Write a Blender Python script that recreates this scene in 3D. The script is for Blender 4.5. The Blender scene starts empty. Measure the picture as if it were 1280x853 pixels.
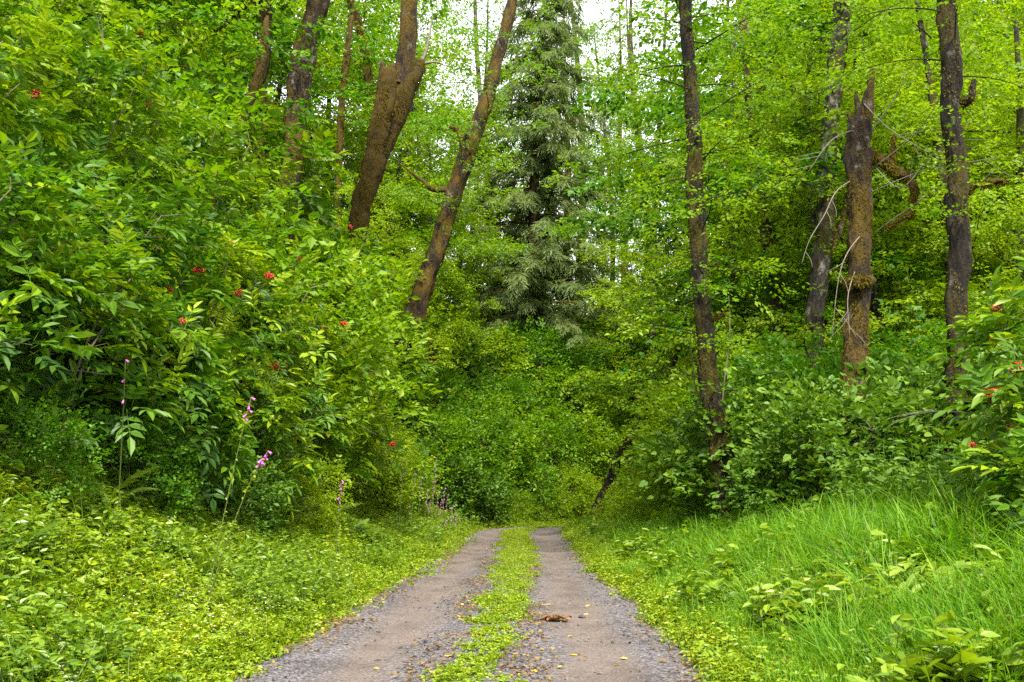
import bpy, math, random
import numpy as np
from math import radians, pi

S = bpy.context.scene
COL = S.collection
RNG = np.random.default_rng(7)
random.seed(7)

# ------------------------------------------------------------------ camera
EYE = np.array([0.0, 0.0, 1.3])
FPX = 1244.0                                   # focal length in pixels of the 1280 px frame
PITCH = math.atan(192.5 / FPX)
cam = bpy.data.cameras.new('camera')
cam.sensor_width = 36.0
cam.lens = 36.0 * FPX / 1280.0
cam.clip_start, cam.clip_end = 0.1, 2000
camo = bpy.data.objects.new('camera', cam)
COL.objects.link(camo)
camo.location = EYE
camo.rotation_euler = (pi / 2 + PITCH, 0, 0)
S.camera = camo

# ------------------------------------------------------------------ light
SUN_ELEV, SUN_AZ = radians(52), radians(172)    # azimuth clockwise from +Y: high behind the camera
S.view_settings.view_transform = 'Standard'
S.view_settings.look = 'None'
S.view_settings.exposure = 1.92
S.view_settings.gamma = 1.0
w = bpy.data.worlds.new('World')
S.world = w
w.use_nodes = True
nt = w.node_tree
nt.nodes.clear()
sky = nt.nodes.new('ShaderNodeTexSky')
sky.sky_type = 'NISHITA'
sky.sun_disc = False
sky.sun_elevation = SUN_ELEV
sky.sun_rotation = SUN_AZ
sky.dust_density = 4.0
sky.air_density = 1.0
cloud = nt.nodes.new('ShaderNodeMixRGB')       # thin even overcast in front of the blue
cloud.inputs[0].default_value = 0.8
cloud.inputs[2].default_value = (9.6, 9.8, 10.0, 1)
bg = nt.nodes.new('ShaderNodeBackground')
bg.inputs[1].default_value = 0.08
out = nt.nodes.new('ShaderNodeOutputWorld')
nt.links.new(sky.outputs[0], cloud.inputs[1])
nt.links.new(cloud.outputs[0], bg.inputs[0])
nt.links.new(bg.outputs[0], out.inputs[0])
sl = bpy.data.lights.new('sun', 'SUN')
sl.energy = 3.3
sl.angle = radians(6)
sl.color = (1.0, 0.95, 0.84)
so = bpy.data.objects.new('sun', sl)
COL.objects.link(so)
so.rotation_euler = (pi / 2 - SUN_ELEV, 0, pi - SUN_AZ)
S.cycles.max_bounces = 10
S.cycles.diffuse_bounces = 7
S.cycles.glossy_bounces = 2
S.cycles.transmission_bounces = 8
S.cycles.sample_clamp_indirect = 6.0
S.cycles.use_denoising = False


# ------------------------------------------------------------------ view helpers
def ray(px, py):
    xc, yc = (px - 640) / FPX, (426.5 - py) / FPX
    c, s = math.cos(PITCH), math.sin(PITCH)
    return np.array([xc, c - s * yc, s + c * yc])


def at(px, py, Y):
    """the point seen at photograph pixel (px, py) at a distance Y along the road"""
    d = ray(px, py)
    return EYE + d * (Y / d[1])


def on_ground(px, py):
    d = ray(px, py)
    t = 2.0
    for _ in range(900):
        p = EYE + d * t
        if p[2] <= height(p[0], p[1]) + 0.005:
            return p
        t += 0.05
    return p


def proj(P):
    P = np.asarray(P, float)
    q = P - EYE
    c, s = math.cos(PITCH), math.sin(PITCH)
    f = q[..., 1] * c + q[..., 2] * s
    u = -q[..., 1] * s + q[..., 2] * c
    f = np.where(f < 0.05, 0.05, f)
    return 640 + FPX * q[..., 0] / f, 426.5 - FPX * u / f, f


# ------------------------------------------------------------------ the lie of the land
YB, RB = 35.0, 13.0


def xc(y):
    return -0.27 + 0.0167 * (np.minimum(y, YB) - 7.3)


CBX = float(xc(YB)) + RB


def lateral(x, y):
    """signed distance from the road's centre line, positive to the left (outside of the bend)"""
    x = np.asarray(x, float)
    y = np.asarray(y, float)
    straight = xc(y) - x
    r = np.hypot(x - CBX, y - YB) - RB
    beyond = y - (YB + RB)
    u = np.where(y < YB, straight, np.where(x < CBX, r, beyond))
    u = np.where((y < YB) & (x > CBX), np.maximum(straight, beyond), u)
    return u


HW = 1.72
LX = np.array([-9, 0.0, 0.25, 1.0, 2.0, 3.0, 5.0, 8.0, 14.0, 30, 60, 400])
LZ = np.array([-.06, -.06, 0.02, 0.22, 0.72, 1.45, 3.1, 5.2, 8.6, 15, 22, 60])
RX = np.array([-9, 0.0, 0.25, 1.0, 2.5, 5.0, 10.0, 20, 60, 400])
RZ = np.array([-.06, -.06, 0.02, 0.14, 0.5, 0.85, 1.2, 2.0, 8.0, 45])


def height(x, y):
    u = lateral(x, y)
    h = np.where(u > 0, np.interp(u - HW, LX, LZ), np.interp(-u - HW, RX, RZ))
    a = np.clip((np.abs(u) - HW - 0.3) / 3, 0, 1)
    x = np.asarray(x, float)
    y = np.asarray(y, float)
    n = (np.sin(x * 1.3 + y * .7) * np.sin(y * 1.1 - x * .4 + 2) * .10
         + np.sin(x * .41 - y * .33 + 1) * np.sin(y * .37 + x * .2) * .3)
    return h + a * n


def edge_left(y):
    return np.interp(y, [0, 7.3, 9.9, 18, 26, 38], [2.0, 1.78, 1.62, 1.35, 1.42, 1.6])


def edge_right(y):
    return np.interp(y, [0, 7.3, 12, 18, 26, 38], [1.7, 1.72, 1.72, 1.5, 1.55, 1.6])


# ------------------------------------------------------------------ geometry helpers
class Geo:
    def __init__(self):
        self.v, self.t, self.fs, self.n = [], [], [], 0

    def add(self, V, F, tint=0.5, mat=0, smooth=False):
        V = np.asarray(V, float).reshape(-1, 3)
        if not isinstance(F, list):
            F = [F]
        for f in F:
            f = np.asarray(f, int)
            if f.size:
                self.fs.append((f + self.n, mat, smooth))
        t = np.broadcast_to(np.asarray(tint, float), (len(V),))
        self.v.append(V)
        self.t.append(t)
        self.n += len(V)

    def mesh(self, name, mats):
        me = bpy.data.meshes.new(name)
        if not self.n:
            return me
        V = np.concatenate(self.v)
        me.vertices.add(len(V))
        me.vertices.foreach_set('co', V.astype(np.float32).ravel())
        li = np.concatenate([f.ravel() for f, _, _ in self.fs])
        tot = np.concatenate([np.full(len(f), f.shape[1]) for f, _, _ in self.fs])
        mi = np.concatenate([np.full(len(f), m) for f, m, _ in self.fs])
        sm = np.concatenate([np.full(len(f), s) for f, _, s in self.fs])
        me.loops.add(len(li))
        me.loops.foreach_set('vertex_index', li.astype(np.int32))
        me.polygons.add(len(tot))
        me.polygons.foreach_set('loop_start', (np.cumsum(tot) - tot).astype(np.int32))
        me.polygons.foreach_set('material_index', mi.astype(np.int32))
        me.polygons.foreach_set('use_smooth', sm.astype(bool))
        at_ = me.attributes.new('tint', 'FLOAT', 'POINT')
        at_.data.foreach_set('value', np.concatenate(self.t).astype(np.float32))
        for m in mats:
            me.materials.append(m)
        me.update(calc_edges=True)
        return me


def unit(a):
    a = np.asarray(a, float)
    return a / np.maximum(np.linalg.norm(a, axis=-1, keepdims=True), 1e-9)


def frames(d, up):
    """(N,3,3) with columns X=d, Y=side, Z=close to up"""
    X = unit(d)
    Y = np.cross(up, X)
    bad = np.linalg.norm(Y, axis=-1) < 1e-3
    if np.any(bad):
        Y[bad] = np.cross(np.array([0.3, 1, 0.1]), X[bad])
    Y = unit(Y)
    Z = np.cross(X, Y)
    return np.stack([X, Y, Z], axis=-1)


def rep(V, F, R, s, pos):
    """copies of the local shape (V, F), turned by R, scaled by s ((N,) or (N,3)), moved to pos"""
    V = np.asarray(V, float)
    N, k = len(pos), len(V)
    s = np.asarray(s, float)
    if s.ndim == 1:
        s = s[:, None] * np.ones(3)
    P = np.einsum('nij,nkj->nki', R, V[None] * s[:, None, :]) + pos[:, None, :]
    off = (np.arange(N) * k)[:, None, None]
    FF = [(np.asarray(f, int)[None] + off).reshape(-1, np.asarray(f).shape[1]) for f in (F if isinstance(F, list) else [F])]
    return P.reshape(-1, 3), FF


OVAL_V = np.array([(0, 0, 0), (.28, -.42, .05), (.62, -.38, .02), (1, 0, -.14), (.62, .38, .02), (.28, .42, .05)])
OVAL_F = np.array([(0, 1, 2, 3), (0, 3, 4, 5)])
RHOMB_V = np.array([(0, 0, 0), (.42, -.5, .05), (1, 0, -.10), (.42, .5, .05)])
RHOMB_F = np.array([(0, 1, 2), (0, 2, 3)])


def rot_rand(d, spread, rng):
    return unit(d + rng.normal(0, spread, d.shape))


def tube(path, rad, ring=8, lump=0.0, seed=0, cap=True):
    """a tapered tube along path; lump roughens its outline"""
    P = np.asarray(path, float)
    r = np.asarray(rad, float) * np.ones(len(P))
    T = unit(np.gradient(P, axis=0))
    ref = np.array([0.31, 0.95, 0.05]) if abs(T[0, 2]) > .6 else np.array([0.05, 0.1, 1.0])
    A = unit(np.cross(T, ref))
    B = np.cross(T, A)
    th = np.linspace(0, 2 * pi, ring, endpoint=False)
    rg = np.random.default_rng(seed)
    ph = rg.uniform(0, 6.28, 8)
    s = np.concatenate([[0], np.cumsum(np.linalg.norm(np.diff(P, axis=0), axis=1))])
    rr = r[:, None] * np.ones(ring)[None]
    if lump:
        r0 = max(r.max(), 1e-3)
        q = s[:, None] / r0
        rr = rr * (1 + lump * (np.sin(2 * th + ph[0] + q * .35) * .5 + np.sin(3 * th + ph[1] - q * .8) * .45
                               + np.sin(th + q * .9 + ph[2]) * .5 + np.sin(5 * th + ph[3] + q * 1.7) * .3
                               + np.sin(q * 2.3 + ph[4]) * .3 + rg.normal(0, .25, rr.shape)))
    V = P[:, None] + rr[..., None] * (np.cos(th)[None, :, None] * A[:, None] + np.sin(th)[None, :, None] * B[:, None])
    m = len(P)
    i, j = np.meshgrid(np.arange(m - 1), np.arange(ring), indexing='ij')
    a = i * ring + j
    b = i * ring + (j + 1) % ring
    F = np.stack([a, b, b + ring, a + ring], -1).reshape(-1, 4)
    V = V.reshape(-1, 3)
    Fs = [F]
    if cap:
        V = np.concatenate([V, P[-1:] + T[-1:] * r[-1] * .3])
        e = (m - 1) * ring
        Fs.append(np.array([(e + k, e + (k + 1) % ring, len(V) - 1) for k in range(ring)]))
    return V, Fs


def smooth_path(pts, n):
    P = np.asarray(pts, float)
    t = np.linspace(0, 1, len(P))
    k = np.linspace(0, 1, n)
    P2 = np.concatenate([[2 * P[0] - P[1]], P, [2 * P[-1] - P[-2]]])
    res = []
    for q in k:
        i = min(int(q * (len(P) - 1)), len(P) - 2)
        u = q * (len(P) - 1) - i
        a, b, c, d = P2[i:i + 4]
        res.append(.5 * (2 * b + (c - a) * u + (2 * a - 5 * b + 4 * c - d) * u * u + (3 * b - a - 3 * c + d) * u ** 3))
    return np.array(res)


# ------------------------------------------------------------------ materials
def new_mat(name):
    m = bpy.data.materials.new(name)
    m.use_nodes = True
    n = m.node_tree.nodes
    n.clear()
    return m, n, m.node_tree.links


def ramp(n, stops):
    r = n.new('ShaderNodeValToRGB')
    e = r.color_ramp.elements
    while len(e) < len(stops):
        e.new(.5)
    for q, (p, c) in zip(e, stops):
        q.position = p
        q.color = (*c, 1)
    return r


def leaf_mat(name, stops, trans=.42, rough=.42, spec=.5, rnd=.3):
    m, n, l = new_mat(name)
    a = n.new('ShaderNodeAttribute')
    a.attribute_name = 'tint'
    o = n.new('ShaderNodeObjectInfo')
    m1 = n.new('ShaderNodeMath')
    m1.operation = 'MULTIPLY_ADD'
    m1.inputs[1].default_value = rnd
    l.new(o.outputs['Random'], m1.inputs[0])
    m2 = n.new('ShaderNodeMath')
    m2.operation = 'MULTIPLY'
    m2.inputs[1].default_value = 1 - rnd
    l.new(a.outputs['Fac'], m2.inputs[0])
    l.new(m2.outputs[0], m1.inputs[2])
    r = ramp(n, stops)
    l.new(m1.outputs[0], r.inputs[0])
    p = n.new('ShaderNodeBsdfPrincipled')
    p.inputs['Roughness'].default_value = rough
    p.inputs['Specular IOR Level'].default_value = spec
    l.new(r.outputs[0], p.inputs['Base Color'])
    t = n.new('ShaderNodeBsdfTranslucent')
    mx = n.new('ShaderNodeMixRGB')
    mx.blend_type = 'MULTIPLY'
    mx.inputs[0].default_value = 1
    mx.inputs[2].default_value = (1.4, 1.42, .5, 1)
    l.new(r.outputs[0], mx.inputs[1])
    l.new(mx.outputs[0], t.inputs[0])
    ms = n.new('ShaderNodeMixShader')
    ms.inputs[0].default_value = trans
    l.new(p.outputs[0], ms.inputs[1])
    l.new(t.outputs[0], ms.inputs[2])
    ou = n.new('ShaderNodeOutputMaterial')
    l.new(ms.outputs[0], ou.inputs[0])
    return m


def plain_mat(name, stops, rough=.8, scale=8.0, stretch=(1, 1, 1), bump=0.0, spec=.3, use_tint=False):
    m, n, l = new_mat(name)
    tc = n.new('ShaderNodeTexCoord')
    mp = n.new('ShaderNodeMapping')
    mp.inputs['Scale'].default_value = stretch
    l.new(tc.outputs['Object'], mp.inputs[0])
    nz = n.new('ShaderNodeTexNoise')
    nz.inputs['Scale'].default_value = scale
    nz.inputs['Detail'].default_value = 6
    nz.inputs['Roughness'].default_value = .65
    l.new(mp.outputs[0], nz.inputs['Vector'])
    r = ramp(n, stops)
    if use_tint:
        a = n.new('ShaderNodeAttribute')
        a.attribute_name = 'tint'
        l.new(a.outputs['Fac'], r.inputs[0])
    else:
        l.new(nz.outputs['Fac'], r.inputs[0])
    p = n.new('ShaderNodeBsdfPrincipled')
    p.inputs['Roughness'].default_value = rough
    p.inputs['Specular IOR Level'].default_value = spec
    l.new(r.outputs[0], p.inputs['Base Color'])
    if bump:
        b = n.new('ShaderNodeBump')
        b.inputs['Strength'].default_value = 1
        b.inputs['Distance'].default_value = bump
        l.new(nz.outputs['Fac'], b.inputs['Height'])
        l.new(b.outputs[0], p.inputs['Normal'])
    ou = n.new('ShaderNodeOutputMaterial')
    l.new(p.outputs[0], ou.inputs[0])
    return m


def bark_mat(name, dark, mid, pale, moss, moss_amt, pale_amt=.62):
    m, n, l = new_mat(name)
    tc = n.new('ShaderNodeTexCoord')

    def noise(scale, st, detail=6, rough=.65):
        mp = n.new('ShaderNodeMapping')
        mp.inputs['Scale'].default_value = st
        l.new(tc.outputs['Object'], mp.inputs[0])
        q = n.new('ShaderNodeTexNoise')
        q.inputs['Scale'].default_value = scale
        q.inputs['Detail'].default_value = detail
        q.inputs['Roughness'].default_value = rough
        l.new(mp.outputs[0], q.inputs['Vector'])
        return q
    n1 = noise(9, (1.6, 1.6, .35))
    r1 = ramp(n, [(.38, dark), (.62, mid)])
    l.new(n1.outputs['Fac'], r1.inputs[0])
    n2 = noise(3.2, (1, 1, .8))
    r2 = ramp(n, [(pale_amt, (0, 0, 0)), (pale_amt + .1, (1, 1, 1))])
    l.new(n2.outputs['Fac'], r2.inputs[0])
    x1 = n.new('ShaderNodeMixRGB')
    l.new(r2.outputs[0], x1.inputs[0])
    l.new(r1.outputs[0], x1.inputs[1])
    x1.inputs[2].default_value = (*pale, 1)
    n3 = noise(2.2, (1, 1, .5))
    n4 = noise(26, (1, 1, 1))
    ad = n.new('ShaderNodeMath')
    ad.operation = 'MULTIPLY_ADD'
    ad.inputs[1].default_value = .35
    l.new(n4.outputs['Fac'], ad.inputs[0])
    l.new(n3.outputs['Fac'], ad.inputs[2])
    e = .86 - moss_amt * .42
    r3 = ramp(n, [(e - .06, (0, 0, 0)), (e + .06, (1, 1, 1))])
    l.new(ad.outputs[0], r3.inputs[0])
    r4 = ramp(n, [(.3, tuple(c * .55 for c in moss)), (.7, moss)])
    l.new(n4.outputs['Fac'], r4.inputs[0])
    x2 = n.new('ShaderNodeMixRGB')
    l.new(r3.outputs[0], x2.inputs[0])
    l.new(x1.outputs[0], x2.inputs[1])
    l.new(r4.outputs[0], x2.inputs[2])
    p = n.new('ShaderNodeBsdfPrincipled')
    p.inputs['Roughness'].default_value = .85
    p.inputs['Specular IOR Level'].default_value = .25
    l.new(x2.outputs[0], p.inputs['Base Color'])
    hs = n.new('ShaderNodeMath')
    hs.operation = 'MULTIPLY_ADD'
    hs.inputs[1].default_value = .4
    l.new(n4.outputs['Fac'], hs.inputs[0])
    l.new(n1.outputs['Fac'], hs.inputs[2])
    b = n.new('ShaderNodeBump')
    b.inputs['Strength'].default_value = 1
    b.inputs['Distance'].default_value = .12
    l.new(hs.outputs[0], b.inputs['Height'])
    l.new(b.outputs[0], p.inputs['Normal'])
    ou = n.new('ShaderNodeOutputMaterial')
    l.new(p.outputs[0], ou.inputs[0])
    return m


M = {}
M['elder'] = leaf_mat('elder_leaf', [(0, (.020, .070, .006)), (.45, (.072, .165, .005)), (1, (.28, .36, .006))], .38, .46, .28, .45)
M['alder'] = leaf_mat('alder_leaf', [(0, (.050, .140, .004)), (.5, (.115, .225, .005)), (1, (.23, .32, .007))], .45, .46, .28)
M['alder_bright'] = leaf_mat('yellow_green_leaf', [(0, (.085, .190, .004)), (.5, (.175, .280, .005)), (1, (.28, .34, .008))], .48, .46, .28)  # lighter, yellower leaf colour than the plain alder
M['maple'] = leaf_mat('maple_leaf', [(0, (.030, .110, .006)), (.5, (.070, .180, .006)), (1, (.15, .26, .007))], .42, .46, .28)
M['dark'] = leaf_mat('understory_leaf', [(0, (.034, .090, .010)), (.5, (.070, .150, .012)), (1, (.15, .235, .014))], .32, .5, .25)
M['cedar'] = leaf_mat('cedar_spray', [(0, (.075, .118, .034)), (.5, (.135, .185, .056)), (1, (.21, .255, .088))], .42, .6, .3)
M['herb'] = leaf_mat('herb_leaf', [(0, (.070, .160, .004)), (.5, (.175, .265, .005)), (1, (.31, .345, .010))], .38, .42, .4, .4)
M['herb_green'] = leaf_mat('green_herb_leaf', [(0, (.050, .120, .005)), (.5, (.115, .205, .006)), (1, (.22, .30, .009))], .38, .42, .45, .4)
M['grass'] = leaf_mat('grass_blade', [(0, (.038, .130, .006)), (.5, (.082, .210, .007)), (1, (.18, .30, .012))], .42, .5, .22, .35)
M['grass_yellow'] = leaf_mat('yellow_grass_blade', [(0, (.10, .190, .008)), (.5, (.180, .250, .010)), (1, (.27, .29, .02))], .42, .42, .4, .35)
M['straw'] = leaf_mat('straw_blade', [(0, (.16, .17, .04)), (.5, (.26, .24, .08)), (1, (.36, .31, .13))], .35, .6, .2, .3)
M['fern'] = leaf_mat('fern_frond', [(0, (.060, .140, .010)), (.5, (.110, .190, .015)), (1, (.22, .25, .03))], .4, .45, .4)
M['moss'] = leaf_mat('hanging_moss', [(0, (.034, .027, .003)), (.5, (.092, .072, .005)), (1, (.165, .140, .007))], .25, .9, .1, .2)
M['litter'] = leaf_mat('dry_leaf', [(0, (.05, .020, .008)), (.45, (.12, .055, .018)), (.8, (.22, .14, .022)), (1, (.30, .24, .04))], .25, .6, .3, .3)
M['white_flower'] = plain_mat('white_petal', [(0, (.62, .58, .72)), (1, (.78, .76, .82))], .6, use_tint=True)
M['yellow_flower'] = plain_mat('yellow_petal', [(0, (.7, .42, .01)), (1, (.8, .6, .02))], .6, use_tint=True)
M['foxglove'] = leaf_mat('foxglove_bell', [(0, (.30, .05, .32)), (.5, (.46, .10, .46)), (1, (.62, .28, .62))], .3, .5, .3)
M['berry'] = plain_mat('red_berry', [(0, (.26, .003, .003)), (1, (.42, .010, .006))], .3, use_tint=True, spec=.5)
M['stem'] = plain_mat('green_stem', [(.3, (.06, .09, .02)), (.7, (.13, .16, .03))], .6, 14)
M['twig'] = plain_mat('brown_twig', [(.3, (.06, .045, .03)), (.7, (.16, .13, .09))], .8, 12)
M['dead_twig'] = plain_mat('dead_grey_twig', [(.3, (.09, .072, .055)), (.7, (.19, .165, .135))], .85, 12)
M['bark_brown'] = bark_mat('mossy_brown_bark', (.009, .006, .004), (.045, .028, .016), (.24, .21, .19), (.105, .066, .005), .44, .585)
M['bark_dark'] = bark_mat('dark_alder_bark', (.004, .003, .002), (.022, .016, .009), (.12, .105, .085), (.062, .050, .004), .36, .60)
M['bark_grey'] = bark_mat('grey_alder_bark', (.010, .008, .006), (.052, .042, .034), (.24, .22, .20), (.060, .054, .006), .36, .53)
M['bark_pink'] = bark_mat('pinkish_bark', (.08, .048, .032), (.20, .13, .092), (.40, .35, .30), (.17, .12, .010), .45, .55)
M['bark_moss'] = bark_mat('bark_under_thick_moss', (.018, .012, .006), (.052, .030, .013), (.15, .13, .11), (.085, .054, .005), .72, .70)
M['soil'] = plain_mat('forest_soil', [(.25, (.022, .024, .008)), (.5, (.050, .052, .014)), (.75, (.085, .062, .030))], .9, 3.0, bump=.04)


def road_mat():
    m, n, l = new_mat('gravel_track')
    a = n.new('ShaderNodeAttribute')
    a.attribute_name = 'tint'                   # metres across the road, from its centre
    tc = n.new('ShaderNodeTexCoord')

    def noise(scale, detail=5, st=(1, 1, 1)):
        mp = n.new('ShaderNodeMapping')
        mp.inputs['Scale'].default_value = st
        l.new(tc.outputs['Object'], mp.inputs[0])
        q = n.new('ShaderNodeTexNoise')
        q.inputs['Scale'].default_value = scale
        q.inputs['Detail'].default_value = detail
        q.inputs['Roughness'].default_value = .6
        l.new(mp.outputs[0], q.inputs['Vector'])
        return q

    def math_(op, x, y=None, z=None):
        q = n.new('ShaderNodeMath')
        q.operation = op
        for k, v in enumerate((x, y, z)):
            if v is None:
                continue
            if isinstance(v, (int, float)):
                q.inputs[k].default_value = v
            else:
                l.new(v, q.inputs[k])
        return q.outputs[0]
    big = noise(.9, 5, (1, .35, 1)).outputs['Fac']
    lat = math_('ABSOLUTE', a.outputs['Fac'])
    dist = math_('ABSOLUTE', math_('SUBTRACT', lat, .92))
    f = math_('ADD', dist, math_('MULTIPLY', math_('SUBTRACT', big, .5), 1.1))
    mr = n.new('ShaderNodeMapRange')
    mr.inputs['From Min'].default_value = .42
    mr.inputs['From Max'].default_value = .12
    l.new(f, mr.inputs['Value'])
    vo = n.new('ShaderNodeTexVoronoi')
    vo.inputs['Scale'].default_value = 55
    l.new(tc.outputs['Object'], vo.inputs['Vector'])
    vb = n.new('ShaderNodeTexVoronoi')
    vb.inputs['Scale'].default_value = 24
    l.new(tc.outputs['Object'], vb.inputs['Vector'])
    sep = n.new('ShaderNodeSeparateColor')
    l.new(vo.outputs['Color'], sep.inputs[0])
    gr = ramp(n, [(0, (.028, .024, .026)), (.5, (.092, .081, .088)), (.85, (.142, .128, .133)), (1, (.25, .23, .225))])
    l.new(sep.outputs[0], gr.inputs[0])
    fine = noise(40, 6).outputs['Fac']
    dr = ramp(n, [(.25, (.070, .052, .043)), (.5, (.128, .098, .080)), (.8, (.195, .156, .13))])
    l.new(fine, dr.inputs[0])
    mask = n.new('ShaderNodeMath')
    mask.operation = 'MULTIPLY'
    mask.use_clamp = True
    l.new(mr.outputs[0], mask.inputs[0])
    l.new(math_('MULTIPLY_ADD', sep.outputs[1], .5, .55), mask.inputs[1])
    mx = n.new('ShaderNodeMixRGB')
    l.new(mask.outputs[0], mx.inputs[0])
    l.new(gr.outputs[0], mx.inputs[1])
    l.new(dr.outputs[0], mx.inputs[2])
    st = ramp(n, [(.32, (.66, .63, .62)), (.5, (1, 1, 1)), (.7, (1.16, 1.14, 1.12))])
    l.new(noise(1.7, 7, (1, .6, 1)).outputs['Fac'], st.inputs[0])
    mu = n.new('ShaderNodeMixRGB')
    mu.blend_type = 'MULTIPLY'
    mu.inputs[0].default_value = 1
    l.new(mx.outputs[0], mu.inputs[1])
    l.new(st.outputs[0], mu.inputs[2])
    p = n.new('ShaderNodeBsdfPrincipled')
    p.inputs['Roughness'].default_value = .85
    p.inputs['Specular IOR Level'].default_value = .3
    l.new(mu.outputs[0], p.inputs['Base Color'])
    hgt = math_('ADD', math_('MULTIPLY', vo.outputs['Distance'], -.6), math_('MULTIPLY', vb.outputs['Distance'], -.5))
    hgt = math_('ADD', hgt, math_('MULTIPLY', fine, .8))
    b = n.new('ShaderNodeBump')
    b.inputs['Distance'].default_value = .022
    l.new(hgt, b.inputs['Height'])
    l.new(b.outputs[0], p.inputs['Normal'])
    ou = n.new('ShaderNodeOutputMaterial')
    l.new(p.outputs[0], ou.inputs[0])
    return m


M['road'] = road_mat()
M['stone'] = plain_mat('grey_stone', [(.3, (.11, .10, .105)), (.7, (.24, .22, .225))], .85, 18, bump=.01)
M['stone_dark'] = plain_mat('dark_stone', [(.3, (.035, .032, .034)), (.7, (.09, .08, .08))], .8, 18, bump=.01)


# ------------------------------------------------------------------ object helpers
def tag(o, label=None, cat=None, group=None, kind=None):
    if label:
        o['label'] = label
    if cat:
        o['category'] = cat
    if group:
        o['group'] = group
    if kind:
        o['kind'] = kind
    return o


def obj(name, me, parent=None, loc=None, rot=None, scale=None):
    o = bpy.data.objects.new(name, me)
    COL.objects.link(o)
    if parent:
        o.parent = parent
    if loc is not None:
        o.location = loc
    if rot is not None:
        o.rotation_euler = rot
    if scale is not None:
        o.scale = scale
    return o


def thing(name, label, cat, loc, rz=0.0, group=None, scale=None):
    o = bpy.data.objects.new(name, None)
    o.empty_display_size = .2
    COL.objects.link(o)
    o.location = loc
    o.rotation_euler = (0, 0, rz)
    if scale is not None:
        o.scale = scale
    return tag(o, label, cat, group)


def copy_tree(root, loc, rz, scale, label=None, cat=None, group=None):
    r = root.copy()
    COL.objects.link(r)
    r.location, r.rotation_euler = loc, (0, 0, rz)
    r.scale = scale
    tag(r, label, cat, group)
    for ch in list(root.children):
        c = ch.copy()
        COL.objects.link(c)
        c.parent = r
        for g in list(ch.children):
            d = g.copy()
            COL.objects.link(d)
            d.parent = c
    return r


# ================================================================== THE SETTING
def axis(spans):
    res = []
    for a, b, st in spans:
        res.append(np.arange(a, b, st))
    return np.concatenate(res + [[spans[-1][1]]])


gx = axis([(-420, -60, 30), (-60, -16, 3), (-16, 16, .28), (16, 60, 3), (60, 420, 30)])
gy = axis([(-200, -20, 20), (-20, 2, 2), (2, 52, .3), (52, 90, 2), (90, 600, 30)])
X, Y = np.meshgrid(gx, gy, indexing='xy')
Z = height(X, Y)
nx, ny = len(gx), len(gy)
i, j = np.meshgrid(np.arange(ny - 1), np.arange(nx - 1), indexing='ij')
k0 = i * nx + j
g = Geo()
g.add(np.stack([X, Y, Z], -1), np.stack([k0, k0 + 1, k0 + nx + 1, k0 + nx], -1).reshape(-1, 4), .5, 0, True)
tag(obj('ground', g.mesh('ground', [M['soil']])), kind='structure')

# the gravel track: two wheel ruts and a low hump between them, bending right out of sight
cl = [(xc(y), y) for y in np.arange(-15, YB, .25)]
for q in np.linspace(0, pi / 2, 70):
    cl.append((CBX - RB * math.cos(q), YB + RB * math.sin(q)))
for x in np.arange(CBX + .4, CBX + 40, .5):
    cl.append((x, YB + RB))
cl = np.array(cl, float)
T = unit(np.gradient(cl, axis=0))
Nn = np.stack([T[:, 1], -T[:, 0]], -1)          # towards the right
lat = np.array([-2.05, -1.72, -1.5, -1.3, -1.1, -.95, -.8, -.6, -.42, -.28, -.1, .1, .28, .42, .6, .8, .95, 1.1, 1.3, 1.5, 1.72, 2.05])
prof = np.array([-.13, -.012, .010, -.002, -.022, -.028, -.024, -.006, .014, .03, .038, .038, .03, .014, -.006, -.024, -.028, -.022, -.002, .010, -.012, -.13])
P2 = cl[:, None] + lat[None, :, None] * Nn[:, None]
zz = prof[None] + .006 * np.sin(cl[:, 1:2] * 2.1 + lat[None] * 3) + RNG.normal(0, .003, (len(cl), len(lat)))
V = np.concatenate([P2, zz[..., None]], -1)
nl = len(lat)
i, j = np.meshgrid(np.arange(len(cl) - 1), np.arange(nl - 1), indexing='ij')
k0 = i * nl + j
g = Geo()
g.add(V, np.stack([k0, k0 + 1, k0 + nl + 1, k0 + nl], -1).reshape(-1, 4), np.broadcast_to(lat[None], (len(cl), nl)).ravel(), 0, True)
tag(obj('road', g.mesh('road', [M['road']])), kind='structure')


# ================================================================== SCATTERED STUFF
def proto(name, g, mats):
    return bpy.data.objects.new(name, g.mesh(name, mats))     # source mesh for the scatter below


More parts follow.
